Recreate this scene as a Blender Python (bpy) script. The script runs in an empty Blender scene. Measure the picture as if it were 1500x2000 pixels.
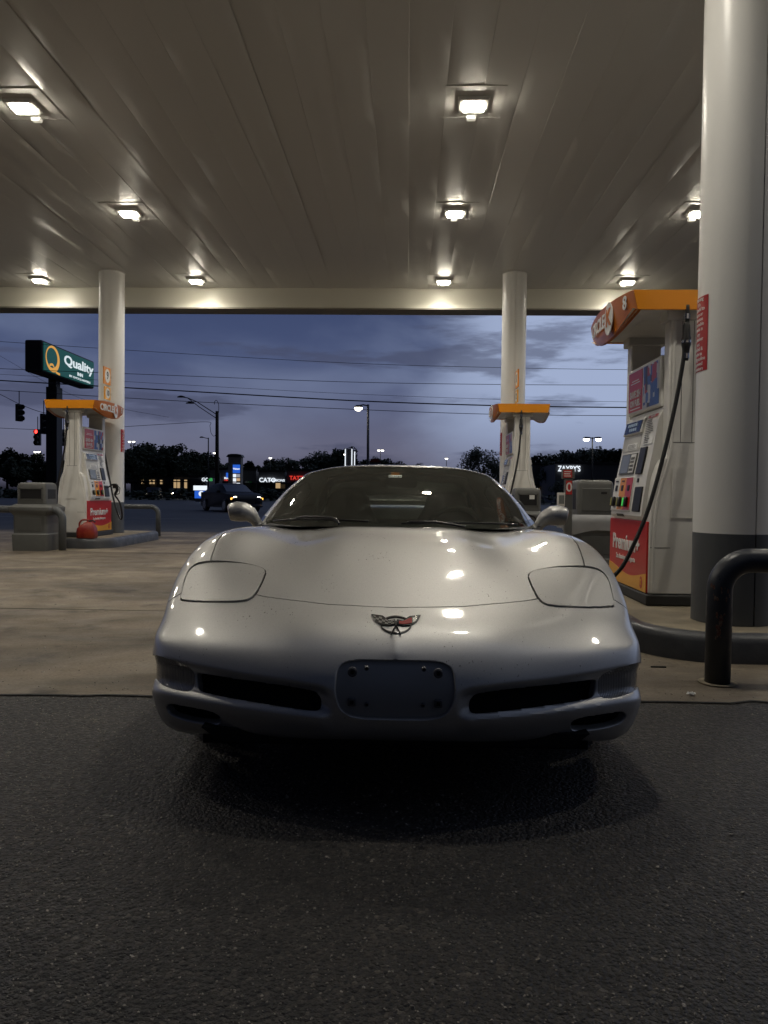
import bpy, bmesh, math, random
import numpy as np
from mathutils import Vector, Matrix
rad = math.radians
sc = bpy.context.scene
COL = sc.collection
random.seed(7)

# ---------------------------------------------------------------- camera
CAMZ, FPX = 1.05, 1450.0
CR = Matrix.Rotation(rad(1.82), 3, 'Z') @ Matrix.Rotation(rad(90 - 1.46), 3, 'X') @ Matrix.Rotation(.012, 3, 'Z')
cam_d = bpy.data.cameras.new('camera'); cam = bpy.data.objects.new('camera', cam_d); COL.objects.link(cam)
cam_d.sensor_fit = 'VERTICAL'; cam_d.sensor_height = 36.0; cam_d.lens = FPX / 2000 * 36
cam_d.clip_start = .05; cam_d.clip_end = 2000
cam.matrix_world = Matrix.Translation((0, 0, CAMZ)) @ CR.to_4x4()
sc.camera = cam
sc.view_settings.view_transform = 'Standard'; sc.view_settings.look = 'None'
sc.view_settings.exposure = 0.0; sc.view_settings.gamma = 1.0

def ray(px, py): return CR @ Vector(((px - 750) / FPX, (1000 - py) / FPX, -1))
def at(px, py, Y):
    r = ray(px, py); return Vector((0, 0, CAMZ)) + r * (Y / r.y)
def gnd(px, py, z=0.0):
    r = ray(px, py); return Vector((0, 0, CAMZ)) + r * ((z - CAMZ) / r.z)

# ---------------------------------------------------------------- dusk sky (world)
w = bpy.data.worlds.new('World'); sc.world = w; w.use_nodes = True
nt = w.node_tree; N = nt.nodes; L = nt.links; N.clear()
def nn(t, **k):
    n = N.new(t)
    for a, b in k.items(): setattr(n, a, b)
    return n
def ramp(stops, interp='EASE'):
    r = nn('ShaderNodeValToRGB'); r.color_ramp.interpolation = interp
    e = r.color_ramp.elements
    while len(e) < len(stops): e.new(.5)
    for el, (p, c) in zip(e, stops):
        el.position = p; el.color = (*c, 1) if len(c) == 3 else c
    return r
tc = nn('ShaderNodeTexCoord'); sep = nn('ShaderNodeSeparateXYZ'); L.new(tc.outputs['Generated'], sep.inputs[0])
# vertical gradient of a clear dusk sky
g1 = ramp([(0.0, (.012, .012, .018)), (.012, (.078, .076, .115)), (.05, (.128, .128, .190)), (.09, (.114, .124, .200)), (.125, (.088, .104, .188)),
           (.17, (.062, .083, .172)), (.25, (.046, .066, .148)), (.45, (.040, .060, .140)), (1, (.03, .05, .12))], 'LINEAR')
L.new(sep.outputs['Z'], g1.inputs[0])
# broad bright bank of thin cloud on the right
mp = nn('ShaderNodeMapping'); mp.inputs['Scale'].default_value = (3.2, 1.0, 7.0); mp.inputs['Rotation'].default_value = (0, rad(-14), 0); mp.inputs['Location'].default_value = (1.35, 0, .4)
L.new(tc.outputs['Generated'], mp.inputs[0])
n1 = nn('ShaderNodeTexNoise'); n1.inputs['Scale'].default_value = 1.35; n1.inputs['Detail'].default_value = 7; n1.inputs['Roughness'].default_value = .45; n1.inputs['Distortion'].default_value = .25
L.new(mp.outputs[0], n1.inputs['Vector'])
az = nn('ShaderNodeMapRange'); az.interpolation_type = 'SMOOTHSTEP'
for i, v in ((1, -.10), (2, .16), (3, 0), (4, 1)): az.inputs[i].default_value = v
L.new(sep.outputs['X'], az.inputs[0])
addn = nn('ShaderNodeMath', operation='MULTIPLY_ADD'); L.new(az.outputs[0], addn.inputs[0]); addn.inputs[1].default_value = .46; L.new(n1.outputs['Fac'], addn.inputs[2])
m1 = ramp([(.43, (0, 0, 0)), (.78, (1, 1, 1))]); L.new(addn.outputs[0], m1.inputs[0])
mixA = nn('ShaderNodeMixRGB'); mixA.inputs[2].default_value = (.345, .415, .600, 1)
L.new(g1.outputs[0], mixA.inputs[1])
fad = nn('ShaderNodeMapRange'); fad.interpolation_type = 'SMOOTHSTEP'
for i, v in ((1, .02), (2, .12), (3, .25), (4, 1.0)): fad.inputs[i].default_value = v
L.new(sep.outputs['Z'], fad.inputs[0])
azk = nn('ShaderNodeMath', operation='MULTIPLY_ADD'); L.new(az.outputs[0], azk.inputs[0]); azk.inputs[1].default_value = .75; azk.inputs[2].default_value = .25
m0 = nn('ShaderNodeMath', operation='MULTIPLY'); L.new(m1.outputs[0], m0.inputs[0]); L.new(azk.outputs[0], m0.inputs[1])
mm = nn('ShaderNodeMath', operation='MULTIPLY'); L.new(m0.outputs[0], mm.inputs[0]); L.new(fad.outputs[0], mm.inputs[1]); L.new(mm.outputs[0], mixA.inputs[0])
# low dark streaky clouds
mp2 = nn('ShaderNodeMapping'); mp2.inputs['Scale'].default_value = (3.0, 3.0, 17.0); mp2.inputs['Rotation'].default_value = (0, rad(-4), 0); mp2.inputs['Location'].default_value = (3.1, 2.2, .9)
L.new(tc.outputs['Generated'], mp2.inputs[0])
n2 = nn('ShaderNodeTexNoise'); n2.inputs['Scale'].default_value = 1.5; n2.inputs['Detail'].default_value = 8; n2.inputs['Roughness'].default_value = .55
L.new(mp2.outputs[0], n2.inputs['Vector'])
m2 = ramp([(.53, (0, 0, 0)), (.63, (1, 1, 1))]); L.new(n2.outputs['Fac'], m2.inputs[0])
mixB = nn('ShaderNodeMixRGB'); mixB.inputs[2].default_value = (.060, .068, .120, 1); L.new(mixA.outputs[0], mixB.inputs[1])
m3 = nn('ShaderNodeMath', operation='MULTIPLY'); L.new(m2.outputs[0], m3.inputs[0]); m3.inputs[1].default_value = .62; L.new(m3.outputs[0], mixB.inputs[0])
# eastern sky away from the set sun, dimmed to darken the lower bumper
es_ = nn('ShaderNodeMapRange'); es_.interpolation_type = 'SMOOTHSTEP'
for i, v in ((1, -.35), (2, .45), (3, .11), (4, 1.0)): es_.inputs[i].default_value = v
L.new(sep.outputs['Y'], es_.inputs[0])
bg = nn('ShaderNodeBackground'); L.new(es_.outputs[0], bg.inputs['Strength']); L.new(mixB.outputs[0], bg.inputs[0])
wo = nn('ShaderNodeOutputWorld'); L.new(bg.outputs[0], wo.inputs[0])

# ---------------------------------------------------------------- helpers
def tag(o, label=None, cat=None, group=None, kind=None):
    if label: o['label'] = label
    if cat: o['category'] = cat
    if group: o['group'] = group
    if kind: o['kind'] = kind
    return o
def empty(name, loc=(0, 0, 0), rz=0.0, **k):
    o = bpy.data.objects.new(name, None); COL.objects.link(o); o.empty_display_size = .1
    o.location = loc; o.rotation_euler = (0, 0, rz); tag(o, **k); return o
def catmull(P, n=8, closed=False):
    P = [Vector(p) for p in P]; out = []; m = len(P)
    for i in range(m if closed else m - 1):
        g = (lambda j: P[j % m]) if closed else (lambda j: P[max(0, min(m - 1, j))])
        a, b, c, d = g(i - 1), g(i), g(i + 1), g(i + 2)
        for k in range(n):
            t = k / n
            out.append(.5 * ((2 * b) + (c - a) * t + (2 * a - 5 * b + 4 * c - d) * t * t + (3 * b - a - 3 * c + d) * t ** 3))
    if not closed: out.append(P[-1])
    return out
class MB:
    def __init__(s): s.v = []; s.f = []
    def add(s, vs, fs):
        o = len(s.v); s.v += [tuple(v) for v in vs]; s.f += [tuple(i + o for i in f) for f in fs]; return s
    def box(s, x0, x1, y0, y1, z0, z1, M=None):
        vs = [Vector(p) for p in ((x0, y0, z0), (x1, y0, z0), (x1, y1, z0), (x0, y1, z0), (x0, y0, z1), (x1, y0, z1), (x1, y1, z1), (x0, y1, z1))]
        if M: vs = [M @ v for v in vs]
        return s.add(vs, [(0, 3, 2, 1), (4, 5, 6, 7), (0, 1, 5, 4), (1, 2, 6, 5), (2, 3, 7, 6), (3, 0, 4, 7)])
    def prism(s, poly, a0, a1, axis='x'):
        n = len(poly); vs = []
        for a in (a0, a1):
            for (p, q) in poly:
                vs.append({'x': (a, p, q), 'y': (p, a, q), 'z': (p, q, a)}[axis])
        fs = [tuple(range(n))[::-1], tuple(range(n, 2 * n))] + [(i, (i + 1) % n, n + (i + 1) % n, n + i) for i in range(n)]
        return s.add(vs, fs)
    def rings(s, R, cap=True, close=False):
        n = len(R[0]); o = len(s.v)
        for r in R: s.v += [tuple(p) for p in r]
        m = len(R)
        for i in range(m if close else m - 1):
            j = (i + 1) % m
            for k in range(n):
                l = (k + 1) % n; s.f.append((o + i * n + k, o + i * n + l, o + j * n + l, o + j * n + k))
        if cap and not close:
            s.f.append(tuple(o + k for k in range(n))[::-1]); s.f.append(tuple(o + (m - 1) * n + k for k in range(n)))
        return s
    def tube(s, path, r, seg=10, cap=True):
        P = [Vector(p) for p in path]; R = []; u = None
        for i, p in enumerate(P):
            t = (P[min(i + 1, len(P) - 1)] - P[max(i - 1, 0)]).normalized()
            if u is None:
                u = t.orthogonal().normalized()
                if abs(t.z) > .9: u = Vector((1, 0, 0))
            u = (u - t * u.dot(t)).normalized(); w_ = t.cross(u)
            rr = r[i] if isinstance(r, (list, tuple)) else r
            R.append([p + (u * math.cos(a) + w_ * math.sin(a)) * rr for a in [2 * math.pi * k / seg for k in range(seg)]])
        return s.rings(R, cap)
    def cyl(s, c, r, z0, z1, seg=32, r1=None):
        r1 = r if r1 is None else r1
        return s.rings([[(c[0] + rr * math.cos(2 * math.pi * k / seg), c[1] + rr * math.sin(2 * math.pi * k / seg), z) for k in range(seg)] for rr, z in ((r, z0), (r1, z1))])
    def grid(s, G):
        n = len(G[0]); o = len(s.v)
        for r in G: s.v += [tuple(p) for p in r]
        for i in range(len(G) - 1):
            for k in range(n - 1): s.f.append((o + i * n + k, o + i * n + k + 1, o + (i + 1) * n + k + 1, o + (i + 1) * n + k))
        return s
    def build(s, name, mat, parent=None, smooth=False, bevel=0, seg=2, **k):
        me = bpy.data.meshes.new(name); me.from_pydata(s.v, [], s.f); me.validate()
        bm = bmesh.new(); bm.from_mesh(me); bmesh.ops.recalc_face_normals(bm, faces=bm.faces[:]); bm.to_mesh(me); bm.free()
        me.materials.append(mat)
        o = bpy.data.objects.new(name, me); COL.objects.link(o)
        if smooth is True: me.shade_smooth()
        elif smooth: me.shade_smooth(); me.set_sharp_from_angle(angle=rad(smooth))
        if bevel:
            b = o.modifiers.new('bevel', 'BEVEL'); b.width = bevel; b.segments = seg; b.limit_method = 'ANGLE'; b.angle_limit = rad(35)
            me.shade_smooth(); me.set_sharp_from_angle(angle=rad(60)); b.harden_normals = False
        if parent: o.parent = parent
        tag(o, **k); return o
def copy_tree(o, parent=None):
    c = o.copy(); COL.objects.link(c); c.parent = parent
    for ch in list(o.children): copy_tree(ch, c)
    return c
def text(s, size, mat, parent, pos, right, up, ext=.002, bold=0.0, name='lettering', sx=1.0, align='CENTER', fn=None, shear=0):
    cu = bpy.data.curves.new('t', 'FONT'); cu.body = s; cu.size = size; cu.align_x = align; cu.align_y = 'CENTER'
    cu.extrude = ext; cu.offset = bold * size; cu.resolution_u = 3; cu.shear = shear
    t = bpy.data.objects.new('t', cu); COL.objects.link(t); bpy.context.view_layer.update()
    me = bpy.data.meshes.new_from_object(t.evaluated_get(bpy.context.evaluated_depsgraph_get()))
    bpy.data.objects.remove(t); me.name = name
    right = Vector(right).normalized(); up = Vector(up).normalized(); nrm = right.cross(up)
    M = Matrix((right, up, nrm)).transposed()
    for v in me.vertices:
        c = Vector((v.co.x * sx, v.co.y, v.co.z)); v.co = fn(c) if fn else Vector(pos) + M @ c
    me.materials.clear(); me.materials.append(mat)
    o = bpy.data.objects.new(name, me); COL.objects.link(o)
    if parent: o.parent = parent
    return o

def mat(name, col, rough=.5, metal=0, spec=.5, coat=0, coatr=.05, emit=None, es=0, var=None, bump=None, alpha=1, trans=0, ior=1.45, rvar=None, flake=None):
    """var=(scale, amount, colour2) colour variation; bump=(scale, strength, distance)"""
    m = bpy.data.materials.new(name); m.use_nodes = True
    nt = m.node_tree; b = nt.nodes['Principled BSDF']
    I = b.inputs
    I['Base Color'].default_value = (*col, 1); I['Roughness'].default_value = rough; I['Metallic'].default_value = metal
    I['Specular IOR Level'].default_value = spec; I['Coat Weight'].default_value = coat; I['Coat Roughness'].default_value = coatr
    I['Transmission Weight'].default_value = trans; I['IOR'].default_value = ior; I['Alpha'].default_value = alpha
    if emit: I['Emission Color'].default_value = (*emit, 1); I['Emission Strength'].default_value = es
    tc = nt.nodes.new('ShaderNodeTexCoord')
    def noise(scale, detail=4, rg=.55):
        n = nt.nodes.new('ShaderNodeTexNoise'); n.inputs['Scale'].default_value = scale; n.inputs['Detail'].default_value = detail; n.inputs['Roughness'].default_value = rg
        nt.links.new(tc.outputs['Object'], n.inputs['Vector']); return n
    if var:
        n = noise(var[0], 6)
        r = nt.nodes.new('ShaderNodeValToRGB'); r.color_ramp.elements[0].position = .5 - var[1]; r.color_ramp.elements[1].position = .5 + var[1]
        r.color_ramp.elements[0].color = (*col, 1); r.color_ramp.elements[1].color = (*var[2], 1)
        nt.links.new(n.outputs['Fac'], r.inputs[0]); nt.links.new(r.outputs[0], I['Base Color'])
    if rvar:
        n = noise(rvar[0], 5); mr = nt.nodes.new('ShaderNodeMapRange'); mr.inputs[1].default_value = .3; mr.inputs[2].default_value = .7
        mr.inputs[3].default_value = rvar[1]; mr.inputs[4].default_value = rvar[2]
        nt.links.new(n.outputs['Fac'], mr.inputs[0]); nt.links.new(mr.outputs[0], I['Roughness'])
    if bump:
        n = noise(bump[0], 5); bp = nt.nodes.new('ShaderNodeBump'); bp.inputs['Strength'].default_value = bump[1]; bp.inputs['Distance'].default_value = bump[2]
        nt.links.new(n.outputs['Fac'], bp.inputs['Height']); nt.links.new(bp.outputs[0], I['Normal'])
    return m
def emi(name, col, s):
    return mat(name, (.02, .02, .02), rough=.6, emit=col, es=s)
# ---------------------------------------------------------------- materials
M = {}
M['white_paint'] = mat('white_paint', (.62, .60, .56), .42, var=(1.3, .3, (.52, .50, .46)), bump=(60, .06, .002))
M['column_paint'] = mat('column_paint', (.82, .81, .79), .34, var=(.9, .3, (.74, .73, .71)), bump=(38, .16, .004))
M['grey_paint'] = mat('grey_paint', (.085, .090, .098), .42, bump=(38, .12, .004), rvar=(6, .3, .55))
M['pump_white'] = mat('pump_white', (.76, .75, .72), .34, var=(5, .3, (.64, .62, .58)))
M['pump_end'] = mat('pump_end', (.76, .745, .71), .42, var=(4, .3, (.62, .60, .56)), bump=(30, .05, .002))
M['dark_base'] = mat('dark_base', (.03, .03, .03), .6)
M['orange'] = mat('orange_plastic', (.75, .27, .012), .3, coat=.2)
M['orange_dark'] = mat('orange_panel', (.55, .16, .015), .28, coat=.2)
M['red'] = mat('red_panel', (.50, .022, .018), .3, coat=.2)
M['yellow'] = mat('yellow_panel', (.72, .33, .02), .3, coat=.2)
M['deepred'] = mat('deep_red', (.38, .012, .014), .35)
M['lettering'] = mat('lettering_white', (.72, .72, .70), .4)
M['black'] = mat('black_plastic', (.012, .012, .013), .4)
M['rubber'] = mat('rubber', (.014, .014, .015), .5, rvar=(20, .35, .6))
M['screen'] = mat('screen_glass', (.02, .025, .035), .12, coat=.6)
M['lcd'] = mat('lcd_grey', (.16, .17, .16), .2, coat=.4)
M['chrome'] = mat('chrome', (.5, .5, .5), .2, metal=1)
M['bin'] = mat('bin_plastic', (.105, .105, .100), .5, var=(9, .3, (.085, .085, .08)), bump=(120, .12, .002))
M['bin_dark'] = mat('bin_opening', (.01, .01, .011), .5)
M['hoop'] = mat('hoop_paint', (.085, .090, .095), .38, rvar=(12, .3, .5), bump=(25, .12, .004))
M['hoop_dark'] = mat('hoop_dark_paint', (.030, .034, .045), .33, rvar=(14, .26, .5), bump=(22, .3, .006))
M['kerb'] = mat('kerb_paint', (.048, .052, .060), .36, var=(6, .25, (.08, .08, .085)), bump=(25, .35, .008), rvar=(5, .3, .6))
M['island'] = mat('island_concrete', (.27, .225, .155), .8, var=(5, .25, (.17, .145, .105)), bump=(90, .35, .004))
M['dark_metal'] = mat('dark_metal', (.02, .02, .022), .6)
M['wood_pole'] = mat('utility_wood', (.03, .025, .02), .8)
M['foliage'] = mat('foliage', (.035, .05, .022), .7, var=(2, .3, (.02, .032, .014)))
M['foliage2'] = mat('foliage_dark', (.022, .034, .016), .7)
M['bark'] = mat('bark', (.05, .04, .03), .9)
M['wall_a'] = mat('stucco_wall', (.22, .20, .18), .8, bump=(10, .1, .01))
M['wall_b'] = mat('dark_wall', (.12, .12, .13), .8)
M['lamp_lit'] = emi('lamp_lit', (1, .93, .78), 14)
M['lamp_far'] = emi('lamp_far', (1, .95, .85), 7)
M['red_lit'] = emi('red_lit', (1, .04, .03), 5)
M['sign_white'] = emi('sign_white', (.85, .92, 1), 1.05)
M['sign_blue'] = emi('sign_blue', (.03, .16, .85), .7)
M['sign_red'] = emi('sign_red', (1, .06, .04), .75)
M['sign_green'] = emi('sign_green', (.1, .8, .2), .5)
M['win_warm'] = emi('window_warm', (1, .68, .35), .45)
M['hotel_green'] = mat('sign_face_green', (.005, .07, .06), .5, emit=(.006, .105, .088), es=.42)
M['hotel_white'] = emi('sign_letter_white', (.8, .9, .95), .85)
M['hotel_gold'] = emi('sign_letter_gold', (.85, .42, .08), .75)
M['bag'] = mat('bag_plastic', (.62, .63, .65), .25, alpha=.62)

def ground_mat(name, kind):
    m = bpy.data.materials.new(name); m.use_nodes = True; nt = m.node_tree; b = nt.nodes['Principled BSDF']
    Nn = nt.nodes.new; K = nt.links.new
    geo = Nn('ShaderNodeNewGeometry'); P = geo.outputs['Position']
    def noise(s, d=5, r=.6, vec=P, dist=0):
        n = Nn('ShaderNodeTexNoise'); n.inputs['Scale'].default_value = s; n.inputs['Detail'].default_value = d; n.inputs['Roughness'].default_value = r; n.inputs['Distortion'].default_value = dist; K(vec, n.inputs['Vector']); return n.outputs['Fac']
    def rmp(f, st):
        r = Nn('ShaderNodeValToRGB'); e = r.color_ramp.elements
        while len(e) < len(st): e.new(.5)
        for el, (p, c) in zip(e, st): el.position = p; el.color = (*c, 1)
        K(f, r.inputs[0]); return r.outputs[0]
    def mul(a, b_, t='MULTIPLY', f=1.0):
        x = Nn('ShaderNodeMixRGB'); x.blend_type = t; x.inputs[0].default_value = f; K(a, x.inputs[1]); K(b_, x.inputs[2]); return x.outputs[0]
    def math_(op, a, b_):
        x = Nn('ShaderNodeMath'); x.operation = op
        for i, v in enumerate((a, b_)):
            if isinstance(v, (int, float)): x.inputs[i].default_value = v
            else: K(v, x.inputs[i])
        return x.outputs[0]
    if kind == 'asphalt':
        vo = Nn('ShaderNodeTexVoronoi'); vo.inputs['Scale'].default_value = 80; K(P, vo.inputs['Vector'])
        vo2 = Nn('ShaderNodeTexVoronoi'); vo2.inputs['Scale'].default_value = 210; K(P, vo2.inputs['Vector'])
        stone = rmp(vo.outputs['Color'], [(0, (.008, .007, .0065)), (.5, (.0185, .016, .0138)), (.8, (.040, .034, .028)), (1, (.11, .098, .082))])
        big = rmp(noise(1.1, 6, .6), [(.32, (.55, .54, .53)), (.5, (.95, .92, .88)), (.68, (1.3, 1.24, 1.15))])
        spots = rmp(noise(7, 5, .7), [(.60, (1, 1, 1)), (.70, (.55, .55, .55))])
        col = mul(mul(stone, big), spots)
        K(col, b.inputs['Base Color'])
        K(rmp(noise(40, 4), [(.3, (.42,) * 3), (.7, (.75,) * 3)]), b.inputs['Roughness'])
        h = math_('ADD', math_('MULTIPLY', vo.outputs['Distance'], -.9), math_('MULTIPLY', vo2.outputs['Distance'], -.35))
        h = math_('ADD', h, math_('MULTIPLY', noise(22, 4), .8))
        bp = Nn('ShaderNodeBump'); bp.inputs['Strength'].default_value = 1.0; bp.inputs['Distance'].default_value = .011; K(h, bp.inputs['Height']); K(bp.outputs[0], b.inputs['Normal'])
    elif kind == 'concrete':
        mpn = Nn('ShaderNodeMapping'); mpn.inputs['Scale'].default_value = (.55, 1.0, 1); K(P, mpn.inputs[0])
        base = rmp(noise(.9, 8, .62, mpn.outputs[0], .6), [(.30, (.058, .046, .033)), (.46, (.128, .102, .071)), (.58, (.205, .167, .118)), (.72, (.27, .228, .170))])
        fine = rmp(noise(55, 6, .7), [(.3, (.72, .72, .72)), (.7, (1.18, 1.18, 1.18))])
        oil = rmp(noise(2.3, 6, .65), [(.56, (1, 1, 1)), (.70, (.42, .40, .38))])
        K(mul(mul(base, fine), oil), b.inputs['Base Color'])
        K(rmp(noise(3, 5), [(.3, (.55,) * 3), (.7, (.85,) * 3)]), b.inputs['Roughness'])
        bp = Nn('ShaderNodeBump'); bp.inputs['Strength'].default_value = .45; bp.inputs['Distance'].default_value = .004
        K(math_('ADD', noise(70, 4, .7), math_('MULTIPLY', noise(12, 4), .6)), bp.inputs['Height']); K(bp.outputs[0], b.inputs['Normal'])
    else:
        K(rmp(noise(.35, 6, .6), [(.3, (.030, .032, .036)), (.7, (.055, .056, .060))]), b.inputs['Base Color'])
        b.inputs['Roughness'].default_value = .75
    return m
M['asphalt'] = ground_mat('asphalt', 'asphalt'); M['concrete'] = ground_mat('concrete', 'concrete'); M['road'] = ground_mat('road_asphalt', 'road')
M['tar'] = mat('joint_tar', (.012, .012, .012), .7)

# ---------------------------------------------------------------- ground
a0 = gnd(0, 1358); a1 = gnd(1500, 1373)
def ye(x): return a0.y + (a1.y - a0.y) * (x - a0.x) / (a1.x - a0.x)
MB().add([(-900, -300, 0), (900, -300, 0), (900, 1500, 0), (-900, 1500, 0)], [(0, 1, 2, 3)]).build('ground', M['asphalt'], kind='structure')
YR = 18.6
# concrete slab in front, with a slightly ragged leading edge
edge = []
for i in range(221):
    x = -14 + 28 * i / 220; edge.append((x, ye(x) + random.uniform(-.010, .010) + .012 * math.sin(x * 3.1) + (random.uniform(.02, .05) if random.random() < .06 else 0), .004))
o_ = MB(); n_ = len(edge); o_.add(edge + [(14, YR, .004), (-14, YR, .004)], [tuple(range(n_ + 2))]); o_.build('concrete_pad', M['concrete'], kind='structure')
jt = MB()
for i in range(n_ - 1):
    (xa, ya, _), (xb, yb, _) = edge[i], edge[i + 1]
    jt.add([(xa, ya - .016, .006), (xb, yb - .016, .006), (xb, yb + .004, .006), (xa, ya + .004, .006)], [(0, 1, 2, 3)])
for y in (6.35, 12.2): jt.box(-22, 22, y - .004, y + .004, .0045, .0065)
for x in (-9.2, 5.9): jt.box(x - .004, x + .004, 3.9, YR, .0045, .0060)
MB().box(-60, -14, 3.72, YR, -.01, .0042).box(14, 60, 3.9, YR, -.01, .0042).build('concrete_pad', M['concrete'], kind='structure')
jt.build('slab_joint', M['tar'], kind='structure')
MB().add([(-400, YR, .008), (400, YR, .008), (400, 78, .008), (-400, 78, .008)], [(0, 1, 2, 3)]).build('road', M['road'], kind='structure')
mk = MB()
for i in range(-12, 14): mk.box(i * 9.0, i * 9.0 + 3, 40.0, 40.12, .010, .012)
mk.box(-300, 300, 27.0, 27.12, .010, .012)
mk.build('road_marking', mat('road_paint', (.30, .29, .26), .7), kind='structure')
grass = MB().add([(-400, 78, .012), (400, 78, .012), (400, 700, .012), (-400, 700, .012)], [(0, 1, 2, 3)]).build('verge', mat('verge_grass', (.022, .03, .014), .9, var=(.2, .3, (.035, .035, .022))), kind='structure')

# loose grit and small stones lying on the old asphalt
gr = MB(); rg = random.Random(17)
def chip_(x, y, z, s_, h):
    n = rg.choice((4, 5, 6)); a0_ = rg.uniform(0, 6.28); rr_ = [s_ * rg.uniform(.7, 1.15) for _ in range(n)]; tx, ty = rg.uniform(-.35, .35), rg.uniform(-.35, .35); o_ = len(gr.v)
    for f, zz in ((1, z), (.72, z + h)):
        for k in range(n):
            a = a0_ + 2 * math.pi * k / n; u, v = rr_[k] * f * math.cos(a), rr_[k] * f * math.sin(a); gr.v.append((x + u, y + v * .9, zz + (tx * u + ty * v if f < 1 else 0)))
    gr.f.append(tuple(o_ + n + k for k in range(n)))
    for k in range(n): l = (k + 1) % n; gr.f.append((o_ + k, o_ + l, o_ + n + l, o_ + n + k))
for k in range(15000):
    y = 1.15 + 2.6 * rg.random() ** 1.15; x = rg.uniform(-.62, .62) * (y + .6) * 1.25; s_ = rg.choice((.0016, .002, .0026, .0032, .0042)) * (1.9 if rg.random() < .02 else 1)
    if y > ye(x) - .02: continue
    chip_(x, y, 0, s_, s_ * rg.uniform(.3, .7))
for k in range(1400):
    y = 3.8 + 5.5 * rg.random() ** 1.6; x = rg.uniform(-.62, .62) * (y + .6) * 1.25
    if y < ye(x) + .03: continue
    chip_(x, y, .004, rg.choice((.003, .004, .006)) * (2 if rg.random() < .04 else 1), .0025)
gr.build('loose_grit', mat('grit_stone', (.40, .355, .29), .45, var=(140, .16, (.04, .037, .032))), label='fine loose grit over the asphalt in front of the car', cat='grit', kind='stuff')
# ---------------------------------------------------------------- canopy
CZ = 5.45; Y0, Y1 = 3.9, 16.07; X0, X1 = -13.0, 8.2
cm = bpy.data.materials.new('canopy_deck'); cm.use_nodes = True
nt = cm.node_tree; b = nt.nodes['Principled BSDF']; b.inputs['Base Color'].default_value = (.56, .55, .53, 1); b.inputs['Roughness'].default_value = .36; b.inputs['Specular IOR Level'].default_value = .5
tcn = nt.nodes.new('ShaderNodeNewGeometry'); mpn = nt.nodes.new('ShaderNodeMapping'); mpn.inputs['Scale'].default_value = (2.5, .8, 1); nt.links.new(tcn.outputs['Position'], mpn.inputs[0])
n = nt.nodes.new('ShaderNodeTexNoise'); n.inputs['Scale'].default_value = 1.6; n.inputs['Detail'].default_value = 7; nt.links.new(mpn.outputs[0], n.inputs['Vector'])
bp = nt.nodes.new('ShaderNodeBump'); bp.inputs['Strength'].default_value = .22; bp.inputs['Distance'].default_value = .012; nt.links.new(n.outputs['Fac'], bp.inputs['Height']); nt.links.new(bp.outputs[0], b.inputs['Normal'])
mr = nt.nodes.new('ShaderNodeMapRange'); mr.inputs[1].default_value = .3; mr.inputs[2].default_value = .7; mr.inputs[3].default_value = .29; mr.inputs[4].default_value = .33
nt.links.new(n.outputs['Fac'], mr.inputs[0]); nt.links.new(mr.outputs[0], b.inputs['Roughness'])
M['deck'] = cm
M['fascia'] = mat('fascia_paint', (.62, .60, .52), .35, bump=(2, .08, .02))
M['fascia_dark'] = mat('fascia_trim', (.22, .20, .165), .5)
canopy = empty('station_canopy', (0, 0, 0), label='flat beige panelled station canopy overhead with round columns under it', cat='canopy')
dk = MB(); W_ = .405; x = X0; random.seed(3)
ys = [Y0 + (Y1 - Y0) * i / 30 for i in range(31)]
while x < X1:
    sd_ = random.choice((.0006, .001, .0015, .002, .003)); tl = random.gauss(0, .0022); hz = random.gauss(0, .0016); ph = random.uniform(0, 6); bow = random.uniform(-.004, .004)
    cols = [(0, sd_), (.003, .0), (.33 * W_, bow), (.67 * W_, bow), (W_ - .004, 0.0), (W_ - .002, sd_), (W_, sd_)]
    G = []
    for y in ys:
        wv = .0013 * math.sin(y * 1.1 + ph) + .0006 * math.sin(y * 3.7 + ph * 2)
        G.append([(x + cx, y, CZ + dz + hz + tl * (cx / W_ - .5) * 2 + (wv if 0 < i < 5 else 0)) for i, (cx, dz) in enumerate(cols)])
    dk.grid(G); x += W_
dk.box(X0, X1, Y0, Y1 + .3, CZ + .02, CZ + .06)
dk.build('ceiling_deck', M['deck'], canopy, smooth=30)
fz = 5.0
MB().box(X0, X1, Y1, Y1 + .03, fz + .03, 5.98).build('fascia', M['fascia'], canopy)
MB().box(X0, X1, Y1 - .01, Y1 + .50, fz, fz + .03).box(X0, X1, Y1 + .47, Y1 + .50, fz + .03, 5.98).build('fascia_trim', M['fascia_dark'], canopy)
MB().box(X0 - .03, X0, Y0, Y1 + .5, fz, 5.98).box(X1, X1 + .03, Y0, Y1 + .5, fz, 5.98).box(X0, X1, Y0 - .4, Y0 - .37, fz, 5.98).box(X0, X1, Y0 - .4, Y0, fz - .0, fz + .03).box(X0, X1, Y0 - .02, Y0, fz + .03, 5.98).build('fascia', M['fascia'], canopy)
MB().box(X0, X1, Y0, Y1, 5.92, 5.97).build('roof', M['fascia_dark'], canopy)

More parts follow.
